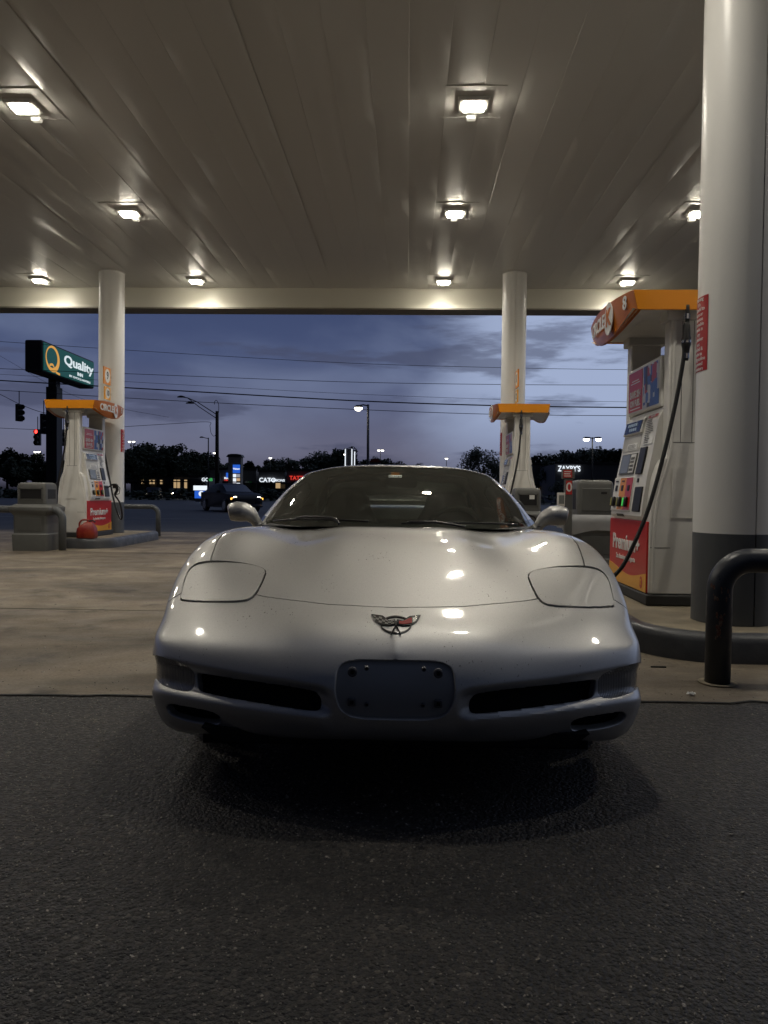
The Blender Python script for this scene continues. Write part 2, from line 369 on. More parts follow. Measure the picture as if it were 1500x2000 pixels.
# ---------------------------------------------------------------- canopy lights
M['lens'] = mat('light_lens', (.8, .8, .8), .3, emit=(1, .92, .75), es=100)
M['sensor_glow'] = mat('sensor_box_glow', (.75, .75, .7), .25, emit=(1, .92, .75), es=.4)  # sensor box is no lamp; faint emission stands in for the neighbouring lens light
M['fix_grey'] = mat('fixture_grey', (.58, .57, .54), .4)
def make_light():
    t = empty('canopy_light', (0, 0, 0))
    p = MB()
    p.box(-.34, .34, -.34, -.336, -.006, 0).box(-.34, .34, .336, .34, -.006, 0)
    p.box(-.34, .34, -.336, .336, -.003, 0)
    p.build('mounting_plate', M['deck'], t)
    h = MB(); h.prism([(-.18, -.004), (.18, -.004), (.17, -.036), (.14, -.050), (-.14, -.050), (-.17, -.036)], -.14, .14, 'y')
    h.build('housing', M['fix_grey'], t, bevel=.006)
    MB().box(-.115, .115, -.075, .075, -.082, -.051).build('lens', M['lens'], t, bevel=.01)
    ld = bpy.data.lights.new('canopy_lamp', 'AREA'); ld.shape = 'RECTANGLE'; ld.size = .20; ld.size_y = .13; ld.energy = 30; ld.color = (1, .94, .82); ld.spread = rad(150)
    lo = bpy.data.objects.new('lamp', ld); COL.objects.link(lo); lo.parent = t; lo.location = (0, 0, -.086)
    sx = MB().prism([(-.06, -.011), (.06, -.011), (.05, -.05), (-.05, -.05)], .26, .34, 'y').build('sensor_box', M['sensor_glow'], t, bevel=.01)
    return t
XL = [-7.75, -4.45, .68, 4.42]; YL = [4.75, 8.47, 11.68, 15.4]
rown = ['nearest row out over the bonnet', 'second row from the far edge of deck', 'row next to the far row', 'far row above the street edge']
lp = make_light(); first = True
desc = {(8.47, -4.45): 'large glaring canopy light at the left edge of the ceiling', (8.47, .68): 'largest glaring canopy light, high above right half of the sports car',
        (11.68, -4.45): 'glaring canopy light between the top left one and the left column top', (11.68, .68): 'glaring canopy light directly above the middle column side of the windscreen',
        (11.68, 4.42): 'glaring canopy light touching the big right column in the ceiling', (15.4, -7.75): 'small canopy light by the fascia left of the left column',
        (15.4, -4.45): 'small canopy light by the fascia just right of the left column', (15.4, .68): 'small canopy light by the fascia left of the middle column',
        (15.4, 4.42): 'small canopy light by the fascia above the big orange pump header'}
for yy in YL:
    for xx in XL:
        o = lp if first else copy_tree(lp); first = False
        o.location = (xx, yy, CZ - .002)
        tag(o, desc.get((yy, xx), 'square canopy light outside the picture lighting the forecourt'), 'ceiling light', 'square lights set in the canopy')

# ---------------------------------------------------------------- columns
def cyl_patch(mb, c, r, a0, a1, z0, z1, off=.003, n=14):
    G = []
    for z in (z0, z1): G.append([(c[0] + (r + off) * math.cos(a0 + (a1 - a0) * i / n), c[1] + (r + off) * math.sin(a0 + (a1 - a0) * i / n), z) for i in range(n + 1)])
    H = []
    for z in (z0, z1): H.append([(c[0] + (r + .0005) * math.cos(a0 + (a1 - a0) * i / n), c[1] + (r + .0005) * math.sin(a0 + (a1 - a0) * i / n), z) for i in range(n + 1)])
    mb.grid(G); mb.grid([G[0], H[0]]); mb.grid([G[1], H[1]]); return mb
def column(loc, r, z0, seam_a, label):
    t = empty('canopy_column', loc, label=label, cat='column', group='round columns holding up the canopy')
    g = .010 / r
    def part_ring(zl, zh, m, nm, rr):
        mb = MB(); n = 72; pts = []
        angs = [seam_a + g / 2 + (2 * math.pi - g) * i / n for i in range(n + 1)]
        prof = [((rr) * math.cos(a), (rr) * math.sin(a)) for a in angs]
        d = rr - .022
        prof = [(d * math.cos(seam_a + g / 2), d * math.sin(seam_a + g / 2))] + prof + [(d * math.cos(seam_a - g / 2), d * math.sin(seam_a - g / 2))]
        mb.prism(prof, zl, zh, 'z'); return mb.build(nm, m, t, smooth=35)
    zt = CZ - z0 - .004
    part_ring(0, .80 - z0 + .0, M['grey_paint'], 'painted_base', r + .002)
    part_ring(.80 - z0, zt, M['column_paint'], 'shaft', r)
    MB().rings([[(rr * math.cos(2 * math.pi * k / 48), rr * math.sin(2 * math.pi * k / 48), z) for k in range(48)] for rr, z in ((r + .02, zt - .012), (r + .02, zt), (r - .01, zt), (r - .01, zt - .012))], close=True).build('collar', M['deck'], t, smooth=35)
    return t
IZ = .18
pR = at(1429, 1100, 5.32)
colR = column((pR.x, 5.32, IZ), .26, IZ, rad(-80), 'massive white column with grey base close by on the right')
pL = at(218, 700, 15.0); pM = at(1003, 700, 15.0)
colL = column((pL.x, 15.0, IZ), .25, IZ, rad(180), 'white column with grey base and number plates behind the left pump')
colM = column((pM.x, 15.0, IZ), .24, IZ, rad(-92), 'white column behind the middle pump right of the car roof')
def sticker(col, r, ac, half, z0, z1, lines, size, bold=.01):
    s = cyl_patch(MB(), (0, 0), r, ac - half, ac + half, z0, z1).build('warning_sticker', M['deepred'], col)
    n = len(lines); dz = (z1 - z0) / n
    for i, ln in enumerate(lines):
        zc = z1 - dz * (i + .5)
        def fn(c, zc=zc):
            a = ac + c.x / r; rr = r + .0035 + c.z; return Vector((rr * math.cos(a), rr * math.sin(a), zc + c.y))
        text(ln, size, M['lettering'], s, None, (1, 0, 0), (0, 0, 1), ext=.0008, bold=bold, fn=fn)
WL = ['Warning', 'It is', 'unlawful to', 'store or', 'dispense', 'flammable', 'liquids in', 'any', 'container', 'not', 'labeled &', 'made to', 'hold gasoline', 'approved', 'containers']
sticker(colR, .26, rad(177), .44, 2.45 - IZ - .52, 2.45 - IZ + .0, WL, .036)
sticker(colL, .25, rad(2), .44, 2.28 - IZ - .46, 2.28 - IZ, WL, .030, .006)
sticker(colM, .24, rad(180), .44, 2.28 - IZ - .46, 2.28 - IZ, WL, .030, .006)
M['num_white'] = mat('number_white', (.72, .72, .68), .4); M['num_black'] = mat('number_black', (.02, .02, .02), .4)
def flag_signs(col, dx, r, nums):
    for z, h, m, num, w_ in ((2.28 + 1.02, .34, M['orange'], nums[0], .30), (2.28 + .68, .25, M['yellow'], nums[1], .26)):
        zc = z - IZ + .0
        f = MB().box(dx - .012, dx + .012, -r - .04 - w_, -r - .04 + .02, zc - h / 2, zc + h / 2).build('number_plate', m, col, bevel=.004)
        MB().box(dx - .008, dx + .008, -r - .05, -r + .03, zc - .02, zc + .02).build('bracket', M['chrome'], col)
        for s in (1, -1):
            cy = -r - .04 - w_ / 2 + .01
            disc = MB(); n = 28
            disc.rings([[(dx + s * xx, cy + w_ * .40 * math.cos(2 * math.pi * k / n), zc + h * .40 * math.sin(2 * math.pi * k / n)) for k in range(n)] for xx in (.0122, .0145)])
            disc.build('number_disc', M['num_white'], f)
            text(num, h * .62, M['num_black'], f, (dx + s * .0148, cy, zc), (0, s, 0), (0, 0, 1), bold=.02, sx=.9)
flag_signs(colL, .08, .25, ('9', '10')); flag_signs(colM, .02, .24, ('11', '12'))

# ---------------------------------------------------------------- islands
def island(x0, x1, y0, y1, rc, label):
    t = empty('pump_island', ((x0 + x1) / 2, (y0 + y1) / 2, 0), label=label, cat='kerb island', group='raised pump islands')
    hx, hy = (x1 - x0) / 2, (y1 - y0) / 2
    def outline(o):
        P = []
        for sx, sy, a in ((1, 1, 0), (-1, 1, 90), (-1, -1, 180), (1, -1, 270)):
            for k in range(13):
                an = rad(a + 90 * k / 12); P.append((sx * (hx - rc) + (rc - o) * math.cos(an), sy * (hy - rc) + (rc - o) * math.sin(an)))
        return P
    n = len(outline(0))
    R = [[(x, y, z) for x, y in outline(o)] for o, z in ((-.006, 0), (0, IZ - .05), (.012, IZ - .018), (.035, IZ - .002), (.06, IZ + .002), (.115, IZ + .002), (.13, IZ - .006))]
    MB().rings(R, cap=False).build('kerb', M['kerb'], t, smooth=True)
    MB().add([(x, y, IZ - .004) for x, y in outline(.12)], [tuple(range(n))]).build('slab', M['island'], t)
    return t
island(1.52, 3.2, 4.70, 8.1, .55, 'kerbed concrete island under the big right column and pump')
island(-6.75, -5.28, 12.92, 15.95, .45, 'kerbed concrete island under the left pump with fuel can on it')
island(1.35, 2.85, 12.8, 15.9, .45, 'kerbed concrete island under the middle pump behind the car')

# ---------------------------------------------------------------- fuel dispensers
def poster_mat():
    m = bpy.data.materials.new('poster_picture'); m.use_nodes = True; nt = m.node_tree; b = nt.nodes['Principled BSDF']; b.inputs['Roughness'].default_value = .3
    tc = nt.nodes.new('ShaderNodeTexCoord'); mp = nt.nodes.new('ShaderNodeMapping'); mp.inputs['Scale'].default_value = (1, 17, 13); nt.links.new(tc.outputs['Object'], mp.inputs[0])
    v = nt.nodes.new('ShaderNodeTexVoronoi'); v.distance = 'CHEBYCHEV'; v.inputs['Scale'].default_value = 1.0; v.inputs['Randomness'].default_value = .55; nt.links.new(mp.outputs[0], v.inputs['Vector'])
    r = nt.nodes.new('ShaderNodeValToRGB'); r.color_ramp.interpolation = 'CONSTANT'; e = r.color_ramp.elements
    for p, c in ((.36, (.55, .56, .58, 1)), (.60, (.03, .09, .32, 1)), (.68, (.02, .02, .05, 1)), (.76, (.45, .03, .04, 1))): x = e.new(p); x.color = c
    e[0].color = (.04, .12, .38, 1); nt.links.new(v.outputs['Color'], r.inputs[0]); nt.links.new(r.outputs[0], b.inputs['Base Color']); return m
M['poster'] = poster_mat()
PROF = [(.27, .0), (.27, .67), (.295, .705), (.285, .80), (.25, 1.05), (.215, 1.22), (.17, 1.50), (.135, 1.575), (.0, 1.585)]
def px_(z):
    for (a, za), (b, zb) in zip(PROF, PROF[1:]):
        if z <= zb: return a + (b - a) * (z - za) / max(zb - za, 1e-6)
    return 0
def make_dispenser(loc, num, label, car_hose=None, posters=True, rz=0):
    t = empty('fuel_dispenser', loc, rz, label=label, cat='fuel pump', group='fuel pumps on the islands')
    MB().box(-.29, .29, -.60, .60, 0, .085).build('plinth', M['dark_base'], t, bevel=.01)
    # end panels with shoulders + towers
    poly = [(-.262, .087), (.262, .087), (.262, .60)]
    poly += [(.262 - .122 * (1 - math.cos(rad(a))), .60 + .58 * math.sin(rad(a))) for a in range(15, 91, 15)]
    poly += [(.135, 2.36), (-.135, 2.36), (-.14, 1.18)]
    poly += [(-.262 + .122 * (1 - math.cos(rad(a))), .60 + .58 * math.sin(rad(a))) for a in range(75, 0, -15)] + [(-.262, .60)]
    for s in (1, -1):
        MB().prism(poly, min(s * .44, s * .575), max(s * .44, s * .575), 'y').build('end_panel', M['pump_end'], t, bevel=.012)
        # raised curved rib of the panel, and the hose column
        G = MB()
        for sx in (1, -1):
            cv = [(sx * .255, .10), (sx * .253, .50), (sx * .238, .75), (sx * .20, .95), (sx * .15, 1.12), (sx * .118, 1.28), (sx * .11, 1.7), (sx * .11, 2.34)]
            cv = catmull([(a, 0, b) for a, b in cv], 5)
            G.tube([(p.x * .93, s * .574, p.z) for p in cv], .012, 6)
        G.box(-.10, .10, min(s * .574, s * .583), max(s * .574, s * .583), .70, 1.10)
        G.build('panel_rib', M['pump_end'], t, smooth=50)
        for (xa, xb, za, zb) in ((-.26, -.1, .458, .462), (.1, .26, .458, .462), (-.115, .115, 1.298, 1.302), (-.042, -.038, 1.303, 2.3), (.048, .052, 1.303, 2.3)):
            MB().box(xa, xb, min(s * .5755, s * .5765), max(s * .5755, s * .5765), za, zb).build('panel_seam', M['dark_base'], t)
    # centre cabinet
    MB().box(-.13, .13, -.44, .44, .087, 1.60).build('cabinet', M['pump_white'], t, bevel=.008)
    for s in (1, -1):
        def P(u, z, off=0): return (s * (px_(z) + off), s * u, z)
        def slab(mb, u0, u1, z0, z1, o1, o0=-.004):
            vs = [P(u0, z0, o0), P(u1, z0, o0), P(u1, z1, o0), P(u0, z1, o0), P(u0, z0, o1), P(u1, z0, o1), P(u1, z1, o1), P(u0, z1, o1)]
            mb.add(vs, [(0, 3, 2, 1), (4, 5, 6, 7), (0, 1, 5, 4), (1, 2, 6, 5), (2, 3, 7, 6), (3, 0, 4, 7)]); return mb
        # lower door
        lower = MB().box(min(s * .24, s * .276), max(s * .24, s * .276), -.54, .54, .092, .665).build('lower_door', M['red'], t, bevel=.006)
        wv = [(-.54, .094)] + [(.54, .094)] + [(.54 - 1.08 * k / 16, .225 + .035 * math.cos(k / 16 * 5.2 + .9)) for k in range(17)]
        wv = [(s * a, b) for a, b in wv]
        MB().prism(wv, min(s * .2755, s * .2785), max(s * .2755, s * .2785), 'x').build('yellow_band', M['yellow'], lower)
        text('Premium+', .185, M['lettering'], lower, (s * .2785, s * -.03, .455), (0, s, 0), (0, 0, 1), bold=.028, sx=1.02)
        text('2x cleaning detergents', .062, M['lettering'], lower, (s * .2785, s * -.03, .330), (0, s, 0), (0, 0, 1), bold=.012)
        ring = MB(); n = 24; cy, cz = s * .42, .165
        ring.rings([[(s * xx, cy + .036 * math.cos(2 * math.pi * k / n), cz + .05 * math.sin(2 * math.pi * k / n)) for k in range(n)] for xx in (.2786, .2800)]); ring.build('round_logo', M['red'], lower)
        text('K', .07, M['yellow'], lower, (s * .2802, cy, cz), (0, s, 0), (0, 0, 1), bold=.015)
        # upper head following the leaning profile
        hd = MB(); zz = [.668, .705, .80, .93, 1.05, 1.22, 1.36, 1.50, 1.575, 1.585]
        G = [[(s * (.02 if i == len(zz) - 1 else px_(z)), s * u, z) for u in (-.445, -.43, .43, .445)] for i, z in enumerate(zz)]
        hd.grid(G)
        for u in (-.445, .445):
            ps = [(s * (.02 if i == len(zz) - 1 else px_(z)), s * u, z) for i, z in enumerate(zz)]; hd.add(ps + [(0, s * u, 1.585), (0, s * u, .668)], [tuple(range(len(ps) + 2))])
        hd.add([(s * .27, -.445, .668), (s * .27, .445, .668), (0, .445, .668), (0, -.445, .668)], [(0, 1, 2, 3)])
        head = hd.build('head', M['pump_white'], t)
        shelf = slab(MB(), -.44, .13, .735, 1.035, .012).build('grade_panel', M['pump_white'], t, bevel=.006)
        slab(MB(), -.24, -.055, .75, 1.03, .015, .011).build('orange_strip', M['orange'], shelf)
        slab(MB(), -.055, .12, .75, 1.03, .015, .011).build('red_strip', M['red'], shelf)
        for k, u in enumerate((-.335, -.15, .03)):
            slab(MB(), u - .045, u + .045, .775, .865, .045, .014).build('grade_button', M['black'], shelf, bevel=.015)
            slab(MB(), u - .022, u + .012, .785, .855, .0475, .044).build('button_face', M['btn_green'] if (num == '8' and k == 2) else M['btn_yellow'], shelf)
            slab(MB(), u - .028, u + .028, .915, .965, .018, .014).build('price_window', M['black'], shelf)
        lb = MB()
        for u in (-.335, -.15): slab(lb, u - .04, u + .04, .995, 1.008, .0175, .0152)
        lb.build('grade_name', M['black'], shelf)
        slab(MB(), -.25, -.05, .69, .712, .008).build('receipt_slot', M['black'], t)
        slab(MB(), -.37, .07, 1.06, 1.245, .010).build('screen_frame', M['bin'], t, bevel=.003)
        slab(MB(), -.345, -.10, 1.075, 1.235, .013, .009).build('payment_screen', M['lcd'], t)
        kp = slab(MB(), -.075, .06, 1.075, 1.235, .014, .009).build('keypad', M['pump_white'], t)
        kk = MB()
        for a in range(3):
            for b_ in range(4): slab(kk, -.058 + a * .036, -.034 + a * .036, 1.09 + b_ * .033, 1.112 + b_ * .033, .017, .013)
        kk.build('keys', M['bin'], kp)
        slab(MB(), .15, .31, 1.055, 1.285, .016).build('card_reader', M['black'], t, bevel=.006)
        slab(MB(), -.42, .08, 1.265, 1.405, .004).build('upper_recess', M['shade_white'], t)
        nt_ = slab(MB(), -.27, .02, 1.275, 1.335, .008, .003).build('notice', M['lettering'], t)
        ln = MB()
        for k in range(4): slab(ln, -.25, -.02 - .03 * (k % 2), 1.283 + k * .012, 1.287 + k * .012, .0092, .0078)
        ln.build('notice_print', M['bin'], nt_)
        slab(MB(), -.425, .10, 1.415, 1.545, .022).build('display_hood', M['pump_white'], t, bevel=.008)
        ds = slab(MB(), -.39, .065, 1.43, 1.53, .025, .020).build('display', M['screen'], t)
        dg = MB()
        for k in range(5): slab(dg, -.30 + k * .055, -.262 + k * .055, 1.488, 1.513, .0262, .0246)
        for k in range(4): slab(dg, -.245 + k * .055, -.207 + k * .055, 1.447, 1.472, .0262, .0246)
        dg.build('display_digits', M['lcd_lit'], ds)
        wl = slab(MB(), .15, .40, 1.305, 1.56, .006).build('safety_label', M['lettering'], t)
        slab(MB(), .16, .39, 1.528, 1.552, .008, .005).build('label_heading', M['red'], wl)
        text('WARNING', .024, M['lettering'], wl, P(.275, 1.54, .0085), (0, s, 0), (s * -.25, 0, 1), bold=.02, ext=.0005)
        lw = MB(); rr = random.Random(4)
        for k in range(13): slab(lw, .175, .26 + rr.random() * .12, 1.318 + k * .0155, 1.3235 + k * .0155, .0075, .0055)
        lw.build('label_print', M['bin'], wl)
        slab(MB(), .215, .25, .985, 1.02, .008).build('lock', M['black'], t)
        # nozzle boot
        slab(MB(), .20, .40, .74, .95, .012).build('nozzle_boot', M['black'], t, bevel=.008)
        # adverts between the towers
        af = MB().box(min(s * .12, s * .16), max(s * .12, s * .16), -.44, .44, 1.60, 2.02).build('advert_frame', M['pump_white'], t, bevel=.02)
        x1 = .1605
        MB().box(min(s * x1, s * (x1 + .003)), max(s * x1, s * (x1 + .003)), min(s * -.41, s * -.02), max(s * -.41, s * -.02), 1.63, 1.985).build('red_poster', M['red'], af)
        amt = '40¢' if num == '9' else '25¢'
        text('SAVE ' + amt, .084, M['lettering'], af, (s * (x1 + .0035), s * -.215, 1.78), (0, s, 0), (0, 0, 1), bold=.045, sx=.92)
        text('ON FUEL', .078, M['lettering'], af, (s * (x1 + .0035), s * -.215, 1.70), (0, s, 0), (0, 0, 1), bold=.045, sx=.92)
        ln = MB()
        for z, w_ in ((1.90, .10), (1.878, .13), (1.648, .14)): ln.box(min(s * (x1 + .003), s * (x1 + .0045)), max(s * (x1 + .003), s * (x1 + .0045)), min(s * (-.215 - w_), s * (-.215 + w_)), max(s * (-.215 - w_), s * (-.215 + w_)), z, z + .009)
        ln.build('poster_print', M['lettering'], af)
        pp = MB().box(min(s * x1, s * (x1 + .003)), max(s * x1, s * (x1 + .003)), min(s * .01, s * .41), max(s * .01, s * .41), 1.63, 1.985).build('picture_poster', M['poster'], af)
    # header
    LH, WH, n = .675, .46, 20
    hz = lambda v: (2.475 + .025 * (1 - v * v), 2.325 - .115 * (1 - v * v))
    hdr = MB()
    vs = [-1 + 2 * k / n for k in range(n + 1)]
    for s in (1, -1):
        G = []
        for v in vs:
            zt, zb = hz(v); G.append([(s * (WH + .055 * (1 - v * v) + dx_), v * LH, z) for dx_, z in ((0, zt), (-.012, (zt + zb) / 2), (-.035, zb))])
        sd = MB().grid(G).grid([[(p[0] - s * .03, p[1], p[2]) for p in r] for r in G])
        side = sd.build('header_sign', M['orange_dark'], t, smooth=True)
        xs = s * (WH + .052)
        def fnw(uc, zc, offx, sc_=1.0):
            def f(c):
                u = uc + c.x; v = (s * u) / LH
                return Vector((s * (WH + .055 * (1 - v * v) - .004 + offx + c.z), s * u, zc + c.y))
            return f
        text('CIRCLE', .165, M['lettering'], side, None, (1, 0, 0), (0, 0, 1), bold=.028, fn=fnw(-.235, 2.375, .006), ext=.002)
        ov = MB(); pts = [(.16 * .66 * math.cos(2 * math.pi * k / 32), .138 * math.sin(2 * math.pi * k / 32)) for k in range(32)]
        f = fnw(.155, 2.37, .004)
        ov.rings([[f(Vector((a, b, z))) for a, b in pts] for z in (-.004, .004)]); ov.build('oval_logo', M['lettering'], side)
        text('K', .20, M['orange_dark'], side, None, (1, 0, 0), (0, 0, 1), bold=.028, fn=fnw(.155, 2.372, .010), ext=.002)
        if num: text(num, .15, M['lettering'], side, None, (1, 0, 0), (0, 0, 1), bold=.02, fn=fnw(.52, 2.405, .006), ext=.002)
    for s in (1, -1):
        eb = MB()
        eb.add([(-WH, s * LH, 2.475), (WH, s * LH, 2.475), (WH - .035, s * (LH + .0), 2.325), (-WH + .035, s * (LH + .0), 2.325)], [(0, 1, 2, 3)])
        eb.add([(-WH + .02, s * (LH - .02), 2.475), (WH - .02, s * (LH - .02), 2.475), (WH - .05, s * (LH - .02), 2.325), (-WH + .05, s * (LH - .02), 2.325)], [(0, 1, 2, 3)])
        eb.build('header_end', M['orange'], t)
    G = [[(xx, v * (LH - .022), z) for xx, z in ((-WH - .02 * (1 - v * v), hz(v)[1] + .012), (-.25, 2.335), (.25, 2.335), (WH + .02 * (1 - v * v), hz(v)[1] + .012))] for v in vs]
    G2 = [[(xx, v * (LH - .022), hz(v)[0] - .012) for xx in (-WH - .02 * (1 - v * v), -.2, .2, WH + .02 * (1 - v * v))] for v in vs]
    MB().grid(G).grid(G2).build('header_underside', M['pump_white'], t, smooth=20)
    for ya in (.42, -.60): MB().box(-.17, .17, ya, ya + .18, 2.26, 2.35).build('tower_cap', M['fix_grey'], t, bevel=.01)
    # hoses and nozzles
    def nozzle(o, d, mat_=M['black']):
        nz = MB(); o = Vector(o); d = Vector(d).normalized(); up = Vector((0, 0, 1))
        nz.tube([o, o + d * .05 + up * .10, o + d * .03 + up * .20], [.022, .03, .034], 10)
        nz.tube([o + d * .03 + up * .19, o - d * .05 + up * .20, o - d * .14 + up * .14], [.03, .018, .012], 10)
        nz.tube([o + d * .0, o + d * .09 + up * .03, o + d * .10 + up * .14, o + d * .04 + up * .19], .007, 8)
        nz.box(o.x - .028, o.x + .028, o.y - .034, o.y + .034, o.z + .13, o.z + .22)
        return nz.build('nozzle', mat_, t, smooth=50)
    for s in (-1, 1):
        top = Vector((s * .04, s * .665, 2.36))
        path = [top, (s * .045, s * .67, 2.1), (s * .08, s * .69, 1.6), (s * .17, s * .70, 1.1), (s * .28, s * .68, .62), (s * .40, s * .60, .36), (s * .49, s * .50, .30), (s * .53, s * .43, .42), (s * .50, s * .39, .62), (s * .42, s * .345, .77)]
        if s == -1 and car_hose: path = [top, (s * .045, s * .67, 2.1)] + car_hose
        hose = MB().tube(catmull(path, 8), .0165, 10).build('hose', M['rubber'], t, smooth=True)
        br = MB()
        br.rings([[(s * .045 + r_ * math.cos(k * math.pi / 8), s * .668 + r_ * math.sin(k * math.pi / 8), z) for k in range(16)] for r_, z in ((.019, 2.22), (.026, 2.20), (.03, 2.12), (.036, 2.10), (.036, 2.05), (.030, 2.03), (.024, 1.98), (.019, 1.93))])
        br.build('breakaway', M['black'], hose, smooth=40)
        for rc_, za, zb in ((.0375, 2.065, 2.085), (.0255, 1.945, 1.985), (.027, 2.25, 2.29)): MB().cyl((s * .045, s * .668), rc_, za, zb, 16).build('collar', M['chrome'], hose, smooth=40)
        if not (s == -1 and car_hose): nozzle((s * .42, s * .345, .77), (s, 0, 0))
    return t
M['btn_green'] = mat('button_green', (.05, .5, .08), .4, emit=(.1, 1, .15), es=.3)
M['btn_yellow'] = mat('button_yellow', (.30, .28, .06), .4)
M['lcd_lit'] = mat('lcd_digit', (.3, .35, .4), .4, emit=(.4, .55, .75), es=.12)
M['shade_white'] = mat('recess_shade_white', (.50, .49, .46), .4)  # pump white made darker, shade of the recess put into the colour
M['pblue'] = mat('poster_blue', (.04, .10, .35), .4)
pump8 = (2.195, 6.55, IZ)
ch = [Vector(p) - Vector(pump8) for p in [at(1325, 760, 5.88), at(1308, 840, 5.86), at(1288, 920, 5.84), at(1266, 995, 5.82), at(1243, 1052, 5.82), (1.66, 5.84, .47), (1.48, 5.86, .33), (1.34, 5.9, .36), (1.26, 5.95, .52), (1.20, 6.0, .72)]]
make_dispenser(pump8, '8', 'large orange topped fuel pump numbered 8 beside the right column, hose running to the car', car_hose=ch)
make_dispenser((-6.075, 13.82, IZ), '9', 'orange topped fuel pump numbered 9 with red can at its foot, left of the car')
make_dispenser((2.03, 13.9, IZ), '', 'orange topped fuel pump seen end-on before the middle column, behind the windscreen')

# ---------------------------------------------------------------- gas can
cp = at(171, 1040, 13.08)
gc = empty('fuel_can', (cp.x, 13.06, IZ), label='scuffed red plastic fuel can standing at the foot of pump 9', cat='fuel can'); gc.scale = (.86, .86, .9)
M['can_red'] = mat('can_red', (.20, .010, .008), .42, var=(7, .10, (.26, .035, .014)), bump=(20, .15, .004))
def rrect(hx, hy, r, n=5):
    P = []
    for sx, sy, a in ((1, 1, 0), (-1, 1, 90), (-1, -1, 180), (1, -1, 270)):
        for k in range(n + 1):
            an = rad(a + 90 * k / n); P.append((sx * (hx - r) + r * math.cos(an), sy * (hy - r) + r * math.sin(an)))
    return P
R = []
for z, sx, sy, ox in ((0, .175, .115, 0), (.02, .19, .13, 0), (.12, .195, .132, 0), (.20, .18, .125, 0), (.26, .13, .10, .02), (.30, .09, .07, .03), (.325, .05, .04, .035)):
    R.append([(x + ox, y, z) for x, y in rrect(sx, sy, min(sx, sy) * .5)])
MB().rings(R).build('body', M['can_red'], gc, smooth=True)
MB().tube(catmull([(-.155, 0, .20), (-.16, 0, .29), (-.11, 0, .355), (-.02, 0, .365), (.06, 0, .34), (.085, 0, .28)], 5), .019, 8).build('handle', M['can_red'], gc, smooth=True)
MB().cyl((.06, 0), .03, .31, .355, 16).tube([(.06, 0, .35), (.13, 0, .35), (.17, 0, .32)], .014, 8).build('cap', M['black'], gc, smooth=40)

# ---------------------------------------------------------------- hoop bollards
def hoop(loc, span, h, r, label, m, rc=.20, dirx=-1):
    t = empty('hoop_bollard', loc, label=label, cat='bollard', group='bent pipe hoops guarding the pumps')
    P = [(0, 0, 0), (0, 0, h - rc)] + [(dirx * rc * (1 - math.cos(rad(a))), 0, h - rc + rc * math.sin(rad(a))) for a in range(10, 91, 10)]
    P += [(dirx * (span - rc) + dirx * rc * math.sin(rad(a)), 0, h - rc + rc * math.cos(rad(a))) for a in range(0, 91, 10)] + [(dirx * span, 0, 0)]
    MB().tube(P, r, 28).build('pipe', m, t, smooth=True)
    MB().cyl((0, 0), r + .035, 0, .012, 24).cyl((dirx * span, 0), r + .035, 0, .012, 24).build('footing', M['island'], t, smooth=40)
    return t
p = gnd(1401, 1336)
hb = hoop((p.x, p.y, 0), 1.5, .765 - .068, .068, 'dark chipped pipe hoop in front of the big right column', M['hoop_dark'], .17, 1)
chip = MB(); rr = random.Random(5)
for k in range(26):
    z = rr.choice([.28, .30, .33, .38, .5, .52, .56]) + rr.uniform(-.03, .03); a = rad(rr.uniform(205, 300)); s_ = rr.uniform(.003, .012)
    if z < .40: s_ *= 1.5; a = rad(rr.uniform(235, 262))
    c = Vector((.0685 * math.cos(a), .0685 * math.sin(a), z)); tg = Vector((-math.sin(a), math.cos(a), 0)); nr = Vector((math.cos(a), math.sin(a), 0))
    n = 9; pts = []
    for j in range(n):
        an = 2 * math.pi * j / n; q = rr.uniform(.6, 1.3) * s_; pts.append(c + tg * (q * .7 * math.cos(an)) + Vector((0, 0, q * 1.5 * math.sin(an))) + nr * .0003)
    chip.add(pts, [tuple(range(n))])
chip.build('paint_chips', mat('chip_primer', (.16, .12, .09), .6, var=(60, .1, (.10, .03, .02))), hb)
p = gnd(122, 1076); hoop((p.x, p.y, 0), 1.9, .70, .062, 'grey pipe hoop before the waste station at the left edge', M['hoop'], .17, -1)
p = gnd(309, 1048); hoop((p.x, p.y, 0), 1.9, .68, .055, 'grey pipe hoop beyond the left column by the road', M['hoop'], .17, -1)

